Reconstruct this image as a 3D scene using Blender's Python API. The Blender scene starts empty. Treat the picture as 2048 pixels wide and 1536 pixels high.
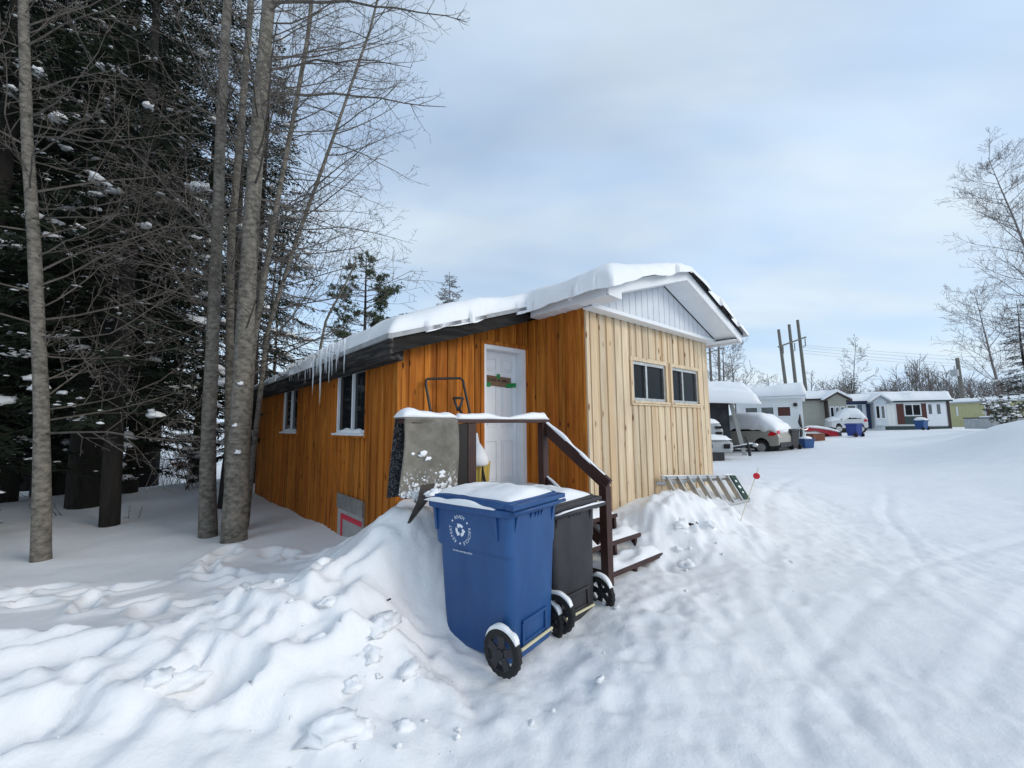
import bpy, bmesh, math, random
import numpy as np
from mathutils import Vector, Matrix, noise as mnoise
R = math.radians
sc = bpy.context.scene
COL = sc.collection
PI = math.pi

# ------------------------------------------------------------------ camera
F, PT, RO, CZ = 820.0, R(5.757), R(-0.538), 1.7
cam = bpy.data.cameras.new("camera"); co = bpy.data.objects.new("camera", cam); COL.objects.link(co)
cam.sensor_width = 36; cam.lens = F / 2048 * 36; cam.clip_end = 3000; cam.clip_start = .02
co.matrix_world = Matrix.Translation((0, 0, CZ)) @ Matrix.Rotation(R(90) + PT, 4, 'X') @ Matrix.Rotation(RO, 4, 'Z')
sc.camera = co

def ray(px, py):
    U = (px - 1024) / F; V = (py - 768) / F
    u = U * math.cos(RO) + V * math.sin(RO); v = -U * math.sin(RO) + V * math.cos(RO)
    return Vector((u, math.cos(PT) + v * math.sin(PT), math.sin(PT) - v * math.cos(PT)))
def at(px, py, Y):
    r = ray(px, py); r = r * (Y / r.y); r.z += CZ; return r
# house frame
HA = R(90 - 48.895)
ex, hx = Vector((math.cos(HA), math.sin(HA), 0)), Vector((-math.sin(HA), math.cos(HA), 0))
HO = Vector((.996, 5.482, 0))
def H(u, v, z=0):
    p = HO + ex * u + hx * v; p.z = z; return p

# ------------------------------------------------------------------ numpy noise / ground
def _h(i, j, s):
    n = (i * 374761393 + j * 668265263 + s * 1442695041) & 0xFFFFFFFF
    n = ((n ^ (n >> 13)) * 1274126177) & 0xFFFFFFFF
    return ((n ^ (n >> 16)) & 0xFFFF) / 65535.0
def vn(x, y, s=0):
    x = np.asarray(x, float); y = np.asarray(y, float)
    i = np.floor(x).astype(np.int64); j = np.floor(y).astype(np.int64)
    a = x - i; b = y - j; a = a * a * a * (a * (a * 6 - 15) + 10); b = b * b * b * (b * (b * 6 - 15) + 10)
    return ((_h(i, j, s) * (1 - a) + _h(i + 1, j, s) * a) * (1 - b) + (_h(i, j + 1, s) * (1 - a) + _h(i + 1, j + 1, s) * a) * b) * 2 - 1
def fbm(x, y, o=4, s=0, g=.5):
    t = 0; A = 1
    for k in range(o):
        t = t + A * vn(x, y, s + k); x = x * 2.03 + 3.1; y = y * 2.03 + 1.7; A *= g
    return t
def ss(a, b, x):
    t = np.clip((x - a) / (b - a), 0, 1); return t * t * (3 - 2 * t)

P = [(0, .8, 0), (0, 0, 0), (-.9, 1.6, .05), (1, 2, 0), (2, 3, 0), (4, 4, .08), (3, 2, 0), (6, 2, 0), (1.4, 3.6, .08), (2.4, 4.4, .14), (-.05, 2.6, .0), (.5, 2.9, .02),
     (5, 7, .2), (4, 5.6, .15), (8, 9, .26), (12, 13, .4), (16, 19, .56), (20, 26, .7), (26, 35, .86), (40, 45, .95), (55, 55, 1), (9, 4, .15), (13, 6, .5),
     (15, 12, 1.73), (14.9, 12.6, 1.6), (14.6, 13.3, 1.25), (17, 11, 1.95), (15.8, 14.6, 1.05), (13.6, 12, 1.0), (12, 10.5, .6), (20, 13, 2.0), (22, 18, 1.5), (30, 22, 1.2), (12.5, 15.5, .5), (19, 19, .75),
     # cabin foot, mound beside the steps
     (4.3, 7.6, .55), (3.6, 6.6, .42), (3.0, 6.2, .42), (3.3, 5.8, .26), (2.15, 5.65, .69), (1.9, 5.38, .58), (2.65, 5.95, .62), (2.95, 6.05, .55), (2.4, 5.75, .69), (3.1, 5.75, .42), (1.95, 4.95, .17), (2.3, 5.1, .33), (2.75, 5.3, .24), (2.0, 6.2, .62), (1.6, 5.7, .5),
     (1.75, 4.85, .1), (1.35, 4.55, .1), (1.0, 4.2, .1), (1.4, 5.0, .12), (1.05, 4.7, .12), (.75, 4.6, .15), (1.3, 5.25, .3), (1.0, 3.85, .07), (.75, 3.55, .03), (.5, 3.3, .0), (.25, 3.05, -.02), (.02, 2.85, -.03), (.5, 3.7, .0), (.85, 4.1, .08),
     (5.5, 9, .5), (3, 9, .55), (0, 8, .5),
     # snow bank from the bins to the left
     (-.72, 3.9, .86), (-1.05, 3.72, .92), (-1.2, 4.1, .88), (-.80, 3.5, .42), (-.72, 3.36, .14), (-.8, 4.2, .84), (-1.35, 3.8, .72), (-1.0, 4.4, .82), (-.6, 4.5, .6), (-1.18, 3.4, .70), (-1.5, 3.2, .64), (-1.86, 3.02, .55), (-1.6, 3.65, .38), (-1.95, 3.45, .24), (-2.2, 3.1, .33), (-2.3, 2.7, .44), (-2.9, 2.75, .41), (-3.4, 2.5, .42), (-4.4, 2.2, .40), (-2.7, 3.2, .2), (-3.6, 3.1, .2),
     (-.42, 3.12, .05), (-.62, 3.08, .15), (-.15, 2.9, .0), (-.55, 2.75, .08), (-.85, 2.6, .24), (-.95, 2.95, .40), (-1.4, 2.55, .38), (-1.1, 2.2, .15), (-1.75, 2.3, .32), (-2, 2.0, .36), (-1.6, 1.7, .2), (-2.4, 1.7, .36), (-3, 1.2, .36), (-.35, 2.2, .0), (-.5, 1.7, .0),
     (-1.3, 4.55, .74), (-1.52, 4.85, .62), (-1.75, 5.15, .36), (-1.9, 5.45, .23), (-2.1, 5.6, .2), (-2.7, 6.4, .13), (-4, 7.8, .06), (-5.3, 9.3, 0), (-6.9, 11.2, -.04),
     (-2.1, 4.4, .22), (-2.9, 4.5, .1), (-4, 4.9, .03), (-5.2, 4.2, .05), (-4.1, 6.1, .08), (-4.7, 6.6, .03), (-6.4, 5.6, .0), (-7.5, 7.5, -.03), (-9, 9, -.05), (-7, 9.5, -.02), (-9, 13, .12), (-6.5, 13.5, .05), (-9, 17, -.55),
     (-12, 24, -.6), (-20, 30, -.6), (-12, 6, .0), (-9, 4, .05), (-25, 15, -.3), (-40, 60, -.3), (0, 40, .3), (0, 90, .6), (60, 100, 1.5), (-90, 120, .2), (120, 60, 2), (-80, 0, 0), (90, 0, 1.2), (0, -60, 0), (60, -60, 1), (-60, -60, 0), (0, -8, 0), (8, -6, 0), (-8, -6, .1)]
PA = np.array(P, float)
_C = .16
def _phi(d2): return np.sqrt(d2 + _C * _C)
_n = len(PA)
_K = _phi(((PA[:, None, :2] - PA[None, :, :2]) ** 2).sum(-1))
_M = np.zeros((_n + 1, _n + 1)); _M[:_n, :_n] = _K - np.eye(_n) * .02; _M[:_n, _n] = 1; _M[_n, :_n] = 1
_W = np.linalg.solve(_M, np.concatenate([PA[:, 2], [0]]))
def seg_dist(x, y, pts):
    best = np.full(np.shape(x), 1e9)
    for (ax, ay), (bx, by) in zip(pts[:-1], pts[1:]):
        dx, dy = bx - ax, by - ay; t = np.clip(((x - ax) * dx + (y - ay) * dy) / (dx * dx + dy * dy), 0, 1)
        best = np.minimum(best, np.hypot(x - ax - t * dx, y - ay - t * dy))
    return best
CREST = [(-.4, 4.0), (-.8, 3.6), (-1.3, 3.25), (-1.86, 2.95), (-2.6, 2.7), (-3.6, 2.4), (-5, 2.1)]
BANK2 = [(-.65, 2.9), (-1.2, 2.6), (-2, 2.3), (-3, 1.6)]
MOUND = [(1.6, 5.3), (2.1, 5.5), (2.8, 5.8)]
TRACKS = [[(1.4, .6), (2.4, 4), (4.2, 7), (8, 11.5), (14, 19), (22, 29)], [(3.0, .8), (4.1, 4), (6.2, 7), (10, 11.2), (16, 18.5), (24, 28)], [(.6, 1.2), (2.0, 3.0), (4.5, 4.8), (9, 6.5), (14, 8)], [(.9, .9), (2.6, 2.6), (5.2, 4.2), (9, 5.6), (14, 7)]]
rs = random.Random(5)
FOOT = []
for a, b, n in (((-1.9, 4.1), (-3.4, 4.7), 7), ((-3.4, 4.7), (-4.0, 5.9), 6), ((-2.2, 3.7), (-5.0, 4.1), 9), ((-1.7, 4.5), (-3.3, 5.6), 7), ((-3.9, 4.4), (-7.5, 4.3), 9), ((.6, 2.5), (1.6, 4.2), 7), ((1.3, 3.9), (4.0, 4.0), 8), ((.3, 1.8), (2.6, 3.0), 6)):
    for k in range(n):
        t = (k + rs.random() * .5) / n
        FOOT.append((a[0] + (b[0] - a[0]) * t + rs.uniform(-.12, .12), a[1] + (b[1] - a[1]) * t + rs.uniform(-.12, .12), rs.uniform(.07, .12), rs.uniform(-1, 1) + math.atan2(b[1] - a[1], b[0] - a[0]), 1.0 if b[0] < 0 else .16))
for q in ((-1.62, 2.35, .12), (-1.3, 2.7, .10), (-2.5, 2.35, .14), (-.95, 2.95, .10), (-2.2, 1.95, .12), (-.72, 3.05, .08)): FOOT.append((*q, .6, 1.0))
def G(x, y):
    x = np.asarray(x, float); y = np.asarray(y, float); sh = x.shape
    xf, yf = x.ravel(), y.ravel()
    z = np.full(xf.shape, _W[_n])
    for k in range(_n):
        z += _W[k] * _phi((xf - PA[k, 0]) ** 2 + (yf - PA[k, 1]) ** 2)
    z = z.reshape(sh)
    r = np.hypot(x, y)
    near = 1 - ss(18, 40, r)
    bank = np.maximum(np.exp(-(seg_dist(x, y, CREST) / .5) ** 2), np.exp(-(seg_dist(x, y, BANK2) / .55) ** 2))
    mound = np.exp(-(seg_dist(x, y, MOUND) / .5) ** 2)
    lump = np.maximum(bank, mound * .9)
    wx = x + .18 * fbm(x * 1.3, y * 1.3, 2, 31); wy = y + .18 * fbm(x * 1.3, y * 1.3, 2, 41)
    bl = 1 - np.abs(fbm(wx * 1.7, wy * 1.7, 3, 3))            # billowed lumps
    z = z + lump * (.10 * (bl - .6) + .095 * (.5 - np.abs(fbm(wx * 2.6 + 4, wy * 2.6, 3, 19, .55))) +   .034 * (.4 - np.abs(fbm(wx * 6.5 + 9, wy * 6.5, 3, 83))) + .014 * fbm(x * 9, y * 9, 3, 9) + .012 * fbm(x * 14, y * 14, 3, 77))
    z = z + mound * .09 * (1 - np.abs(fbm(x * 4.2, y * 4.2, 3, 63)))
    # trodden road surface
    forest = ss(-.6, -2.2, x) * (1 - bank)
    road = (1 - forest) * (1 - lump)
    z = z + near * road * (.010 * fbm(x * .9, y * .9, 3, 12) + (.004 + .008 * ss(-.2, .5, vn(x * .8, y * .8, 71))) * fbm(x * 5, y * 5, 4, 15, .6))
    rough = np.exp(-(seg_dist(x, y, [(-.2, 1.6), (.5, 2.7), (1.3, 3.7), (2.2, 4.6), (3.2, 5.5)]) / .55) ** 2)
    z = z + rough * (.015 * np.abs(fbm(x * 3.1, y * 3.1, 4, 21)) + .01 * fbm(x * 9, y * 9, 3, 22))
    z = z + near * forest * (.03 * fbm(x * .7, y * .7, 3, 25))
    z = z + (1 - near) * .25 * fbm(x * .05, y * .05, 3, 50)
    for k, t in enumerate(TRACKS):
        d = seg_dist(x + .05 * fbm(y, x, 2, 60 + k), y, t)
        amp = .5 + .5 * vn(x * .9, y * .9, 90 + k)
        z = z - (.012 * np.exp(-(d / .05) ** 2) - .008 * np.exp(-((d - .16) / .06) ** 2)) * (1 - lump) * (.4 + .6 * amp)
    for fx, fy, fr, fa, fd in FOOT:
        m = (np.abs(x - fx) < .6) & (np.abs(y - fy) < .6)
        if m.any():
            dx, dy = x[m] - fx, y[m] - fy
            a = (dx * math.cos(fa) + dy * math.sin(fa)) / (fr * 1.9); b = (-dx * math.sin(fa) + dy * math.cos(fa)) / fr
            q = np.sqrt(a * a + b * b)
            z[m] = z[m] + fd * (-.075 * np.exp(-q ** 4) + .028 * np.exp(-((q - 1.45) / .4) ** 2))
    return z
def g(x, y): return float(G(np.array([x]), np.array([y]))[0])

# ------------------------------------------------------------------ materials
def nd(nt, t, **k):
    n = nt.nodes.new(t)
    for a, b in k.items():
        if a in n.inputs: n.inputs[a].default_value = b
        else: setattr(n, a, b)
    return n
def mat(name, c1, c2=None, rough=.7, scale=6, stretch=(1, 1, 1), bump=0, bscale=None, metal=0, spec=.4, contrast=(.3, .7), island=0, coat=0, detail=5, bdist=.02):
    m = bpy.data.materials.new(name); m.use_nodes = True; nt = m.node_tree; b = nt.nodes['Principled BSDF']; L = nt.links.new
    b.inputs['Roughness'].default_value = rough; b.inputs['Metallic'].default_value = metal; b.inputs['Specular IOR Level'].default_value = spec
    b.inputs['Coat Weight'].default_value = coat
    b.inputs['Base Color'].default_value = (*c1, 1)
    if c2 or bump:
        tc = nd(nt, 'ShaderNodeTexCoord'); mp = nd(nt, 'ShaderNodeMapping'); mp.inputs['Scale'].default_value = stretch
        L(tc.outputs['Object'], mp.inputs['Vector'])
        n = nd(nt, 'ShaderNodeTexNoise', Scale=scale, Detail=detail, Roughness=.6); L(mp.outputs['Vector'], n.inputs['Vector'])
    if c2:
        cr = nd(nt, 'ShaderNodeValToRGB'); cr.color_ramp.elements[0].position = contrast[0]; cr.color_ramp.elements[1].position = contrast[1]
        cr.color_ramp.elements[0].color = (*c1, 1); cr.color_ramp.elements[1].color = (*c2, 1)
        L(n.outputs['Fac'], cr.inputs['Fac']); out = cr.outputs['Color']
        if island:
            ge = nd(nt, 'ShaderNodeNewGeometry'); mr = nd(nt, 'ShaderNodeMapRange'); mr.inputs['To Min'].default_value = 1 - island; mr.inputs['To Max'].default_value = 1 + island * .6
            L(ge.outputs['Random Per Island'], mr.inputs['Value'])
            mx = nd(nt, 'ShaderNodeMix', data_type='RGBA', blend_type='MULTIPLY'); mx.inputs[0].default_value = 1
            L(out, mx.inputs[6]); L(mr.outputs['Result'], mx.inputs[7]); out = mx.outputs[2]
        L(out, b.inputs['Base Color'])
    if bump:
        n2 = n
        if bscale:
            n2 = nd(nt, 'ShaderNodeTexNoise', Scale=bscale, Detail=6, Roughness=.65); L(mp.outputs['Vector'], n2.inputs['Vector'])
        bp = nd(nt, 'ShaderNodeBump', Strength=bump, Distance=bdist); L(n2.outputs['Fac'], bp.inputs['Height']); L(bp.outputs['Normal'], b.inputs['Normal'])
    return m
def wood(name, lo, mid, hi, knot, island=.25, kd=.05, dirt=None, tint=None):
    m = bpy.data.materials.new(name); m.use_nodes = True; nt = m.node_tree; b = nt.nodes['Principled BSDF']; L = nt.links.new
    b.inputs['Roughness'].default_value = .75; b.inputs['Specular IOR Level'].default_value = .2
    tc = nd(nt, 'ShaderNodeTexCoord'); ge = nd(nt, 'ShaderNodeNewGeometry')
    off = nd(nt, 'ShaderNodeVectorMath', operation='SCALE'); off.inputs[0].default_value = (7, 5, 31)
    L(ge.outputs['Random Per Island'], off.inputs['Scale'])
    ad = nd(nt, 'ShaderNodeVectorMath', operation='ADD'); L(tc.outputs['Object'], ad.inputs[0]); L(off.outputs[0], ad.inputs[1])
    mp = nd(nt, 'ShaderNodeMapping'); mp.inputs['Scale'].default_value = (26, 26, 1.1); L(ad.outputs[0], mp.inputs['Vector'])
    n = nd(nt, 'ShaderNodeTexNoise', Scale=1, Detail=6, Roughness=.6, Distortion=.6); L(mp.outputs['Vector'], n.inputs['Vector'])
    cr = nd(nt, 'ShaderNodeValToRGB'); e = cr.color_ramp.elements; e[0].position = .28; e[0].color = (*lo, 1); e[1].position = .72; e[1].color = (*hi, 1)
    k = e.new(.5); k.color = (*mid, 1); L(n.outputs['Fac'], cr.inputs['Fac'])
    mr = nd(nt, 'ShaderNodeMapRange'); mr.inputs['To Min'].default_value = 1 - island; mr.inputs['To Max'].default_value = 1 + island * .5
    L(ge.outputs['Random Per Island'], mr.inputs['Value'])
    mx = nd(nt, 'ShaderNodeMix', data_type='RGBA', blend_type='MULTIPLY'); mx.inputs[0].default_value = 1; L(cr.outputs['Color'], mx.inputs[6]); L(mr.outputs['Result'], mx.inputs[7])
    if tint:
        wn = nd(nt, 'ShaderNodeTexWhiteNoise', noise_dimensions='1D'); L(ge.outputs['Random Per Island'], wn.inputs['W'])
        tr_ = nd(nt, 'ShaderNodeMapRange'); tr_.inputs['From Min'].default_value = .55; tr_.inputs['To Max'].default_value = .6; L(wn.outputs['Value'], tr_.inputs['Value'])
        mt = nd(nt, 'ShaderNodeMix', data_type='RGBA'); L(tr_.outputs['Result'], mt.inputs[0]); L(mx.outputs[2], mt.inputs[6]); mt.inputs[7].default_value = (*tint, 1); mx = mt
    # stain / weather patches
    n3 = nd(nt, 'ShaderNodeTexNoise', Scale=1.6, Detail=4, Roughness=.6); mp3 = nd(nt, 'ShaderNodeMapping'); mp3.inputs['Scale'].default_value = (2.5, 2.5, .6)
    L(ad.outputs[0], mp3.inputs['Vector']); L(mp3.outputs['Vector'], n3.inputs['Vector'])
    r3 = nd(nt, 'ShaderNodeMapRange'); r3.inputs['From Min'].default_value = .52; r3.inputs['From Max'].default_value = .75; r3.inputs['To Max'].default_value = .75; L(n3.outputs['Fac'], r3.inputs['Value'])
    mx3 = nd(nt, 'ShaderNodeMix', data_type='RGBA'); L(r3.outputs['Result'], mx3.inputs[0]); L(mx.outputs[2], mx3.inputs[6]); mx3.inputs[7].default_value = (*(dirt or lo), 1)
    # knots
    mpk = nd(nt, 'ShaderNodeMapping'); mpk.inputs['Scale'].default_value = (7, 7, 2.6); L(ad.outputs[0], mpk.inputs['Vector'])
    vo = nd(nt, 'ShaderNodeTexVoronoi', Scale=1); L(mpk.outputs['Vector'], vo.inputs['Vector'])
    kr = nd(nt, 'ShaderNodeMapRange'); kr.inputs['From Min'].default_value = kd * 2.4; kr.inputs['From Max'].default_value = kd; L(vo.outputs['Distance'], kr.inputs['Value'])
    mk = nd(nt, 'ShaderNodeMix', data_type='RGBA'); L(kr.outputs['Result'], mk.inputs[0]); L(mx3.outputs[2], mk.inputs[6]); mk.inputs[7].default_value = (*knot, 1)
    L(mk.outputs[2], b.inputs['Base Color'])
    bp = nd(nt, 'ShaderNodeBump', Strength=.35, Distance=.006); L(n.outputs['Fac'], bp.inputs['Height']); L(bp.outputs['Normal'], b.inputs['Normal'])
    return m
def snowmat(name, base=(.88, .88, .885), b1=.25, s1=14, b2=.25, s2=90):
    m = bpy.data.materials.new(name); m.use_nodes = True; nt = m.node_tree; b = nt.nodes['Principled BSDF']; L = nt.links.new
    b.inputs['Roughness'].default_value = .65; b.inputs['Specular IOR Level'].default_value = .25
    tc = nd(nt, 'ShaderNodeTexCoord')
    n = nd(nt, 'ShaderNodeTexNoise', Scale=s1, Detail=6, Roughness=.6); n2 = nd(nt, 'ShaderNodeTexNoise', Scale=s2, Detail=4, Roughness=.7)
    n3 = nd(nt, 'ShaderNodeTexNoise', Scale=.8, Detail=5, Roughness=.6)
    for q in (n, n2, n3): L(tc.outputs['Object'], q.inputs['Vector'])
    cr = nd(nt, 'ShaderNodeValToRGB'); e = cr.color_ramp.elements; e[0].position = .3; e[1].position = .65
    e[0].color = (base[0] * .93, base[1] * .94, base[2] * .95, 1); e[1].color = (*base, 1); L(n3.outputs['Fac'], cr.inputs['Fac']); L(cr.outputs['Color'], b.inputs['Base Color'])
    bp = nd(nt, 'ShaderNodeBump', Strength=b1, Distance=.03); L(n.outputs['Fac'], bp.inputs['Height'])
    bq = nd(nt, 'ShaderNodeBump', Strength=b2, Distance=.005); L(n2.outputs['Fac'], bq.inputs['Height']); L(bp.outputs['Normal'], bq.inputs['Normal']); L(bq.outputs['Normal'], b.inputs['Normal'])
    return m
SNOWG = snowmat('ground_snow', b1=.4, s1=8, b2=.5, s2=55)
SNOW = snowmat('snow', (.88, .885, .895), .2, 12, .2, 70)
STAIN = wood('stained_wood', (.19, .050, .007), (.42, .137, .016), (.58, .228, .038), (.05, .014, .004), .30, .06, (.13, .033, .006), (.40, .10, .010))
PINE = wood('raw_pine', (.52, .38, .24), (.66, .53, .365), (.74, .64, .48), (.22, .11, .05), .20, .07, (.46, .36, .25), (.60, .38, .19))
GREYW = mat('weathered_beam', (.010, .0095, .009), (.11, .10, .095), .9, 2.2, (9, .7, 9), .7, 9, contrast=(.42, .74))
GREYR = mat('weathered_rake', (.005, .0045, .004), (.032, .028, .026), .9, 2.2, (.8, 9, 6), .7, 9, contrast=(.4, .7))
BROWN = mat('brown_paint', (.035, .013, .011), (.055, .022, .018), .45, 8, bump=.1)
WHITEM = mat('white_metal', (.72, .75, .78), (.80, .82, .84), .4, 5)
WHITEP = mat('white_paint', (.72, .74, .77), (.80, .82, .85), .45, 3)
VINYL = mat('grey_white_siding', (.58, .61, .66), (.66, .69, .73), .5, 3)
SHING = mat('dark_shingle', (.012, .012, .013), (.05, .05, .052), .9, 30, bump=.5)
GLASS = mat('window_glass', (.012, .014, .016), rough=.06, spec=.10)
DARK = mat('dark_interior', (.01, .01, .011), rough=.9)
ICE = bpy.data.materials.new('ice'); ICE.use_nodes = True
_b = ICE.node_tree.nodes['Principled BSDF']; _b.inputs['Transmission Weight'].default_value = .35; _b.inputs['Roughness'].default_value = .2; _b.inputs['Specular IOR Level'].default_value = .6; _b.inputs['IOR'].default_value = 1.31; _b.inputs['Base Color'].default_value = (.90, .93, .95, 1)
BARK = mat('grey_bark', (.085, .078, .066), (.245, .222, .186), .95, 11, (1, 1, 1.7), 1.0, 22, contrast=(.34, .62), bdist=.03, detail=8)
BARKD = mat('dark_bark', (.010, .009, .008), (.034, .029, .025), .95, 6, (1.5, 1.5, .3), .8, 14)
TWIG = mat('twig_bark', (.07, .06, .051), (.15, .13, .112), .9, 8)
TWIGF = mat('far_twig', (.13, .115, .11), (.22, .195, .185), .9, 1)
NEED = mat('spruce_needles', (.008, .012, .008), (.026, .036, .02), .8, 1.3, spec=.15)
NEEDL = mat('pine_needles', (.03, .045, .025), (.075, .09, .045), .8, 1.5, spec=.15)
BLUEP = mat('blue_plastic', (.009, .053, .18), (.020, .084, .235), .42, 5, (1, 1, .35), bump=.05, bscale=110, spec=.4)
BLACKP = mat('black_plastic', (.016, .016, .019), (.042, .042, .047), .5, 5, (1, 1, .35), bump=.05, bscale=100)
RUBBER = mat('black_rubber', (.009, .009, .009), (.022, .022, .022), .75, 30, bump=.3)
ALU = mat('aluminium', (.38, .38, .37), (.6, .6, .59), .38, 12, metal=.85)
GREENP = mat('green_plastic', (.005, .03, .018), (.008, .045, .028), .5, 10)
RED = mat('red_reflector', (.62, .012, .02), rough=.3)
YELLOW = mat('yellow_plastic', (.50, .34, .06), (.60, .43, .10), .5, 9)
FIBRE = mat('fibreglass_rod', (.6, .55, .35), rough=.4)
BLACKM = mat('black_metal', (.012, .012, .012), (.03, .03, .03), .4, 20)
CARPET = mat('carpet_backing', (.14, .128, .105), (.26, .24, .205), .95, 7, (1, 1, 1), .6, 60)
_nt = CARPET.node_tree; _bs = _nt.nodes['Principled BSDF']; _lk = _bs.inputs['Base Color'].links[0].from_socket
_tc = nd(_nt, 'ShaderNodeTexCoord'); _nz = nd(_nt, 'ShaderNodeTexNoise', Scale=34, Detail=6, Roughness=.75); _nt.links.new(_tc.outputs['Object'], _nz.inputs['Vector'])
_se = nd(_nt, 'ShaderNodeSeparateXYZ'); _nt.links.new(_tc.outputs['Object'], _se.inputs[0]); _mr = nd(_nt, 'ShaderNodeMapRange'); _nt.links.new(_se.outputs['Z'], _mr.inputs['Value'])
for _k, _v in (('From Min', 1.08), ('From Max', 1.55), ('To Min', .47), ('To Max', .74)): _mr.inputs[_k].default_value = _v
_gt = nd(_nt, 'ShaderNodeMath', operation='SUBTRACT'); _nt.links.new(_nz.outputs['Fac'], _gt.inputs[0]); _nt.links.new(_mr.outputs['Result'], _gt.inputs[1])
_ml = nd(_nt, 'ShaderNodeMath', operation='MULTIPLY', use_clamp=True); _nt.links.new(_gt.outputs[0], _ml.inputs[0]); _ml.inputs[1].default_value = 22
_mx = nd(_nt, 'ShaderNodeMix', data_type='RGBA'); _nt.links.new(_ml.outputs[0], _mx.inputs[0]); _nt.links.new(_lk, _mx.inputs[6]); _mx.inputs[7].default_value = (.78, .80, .83, 1); _nt.links.new(_mx.outputs[2], _bs.inputs['Base Color'])
CARPETD = mat('carpet_pile', (.02, .02, .022), (.30, .31, .33), .95, 55, contrast=(.5, .72), bump=.6)
CARDB = mat('cardboard', (.15, .09, .055), (.21, .135, .085), .85, 9)
TAPEG = mat('green_tape', (.01, .20, .05), (.015, .26, .075), .45, 15)
TAPER = mat('red_tape', (.55, .015, .04), (.62, .03, .06), .5, 15)
CEMENT = mat('grey_panel', (.30, .29, .28), (.40, .385, .37), .8, 5, bump=.15)
INK = mat('black_ink', (.01, .01, .01), rough=.7)
DECAL = mat('white_print', (.75, .80, .85), rough=.5)

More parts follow.
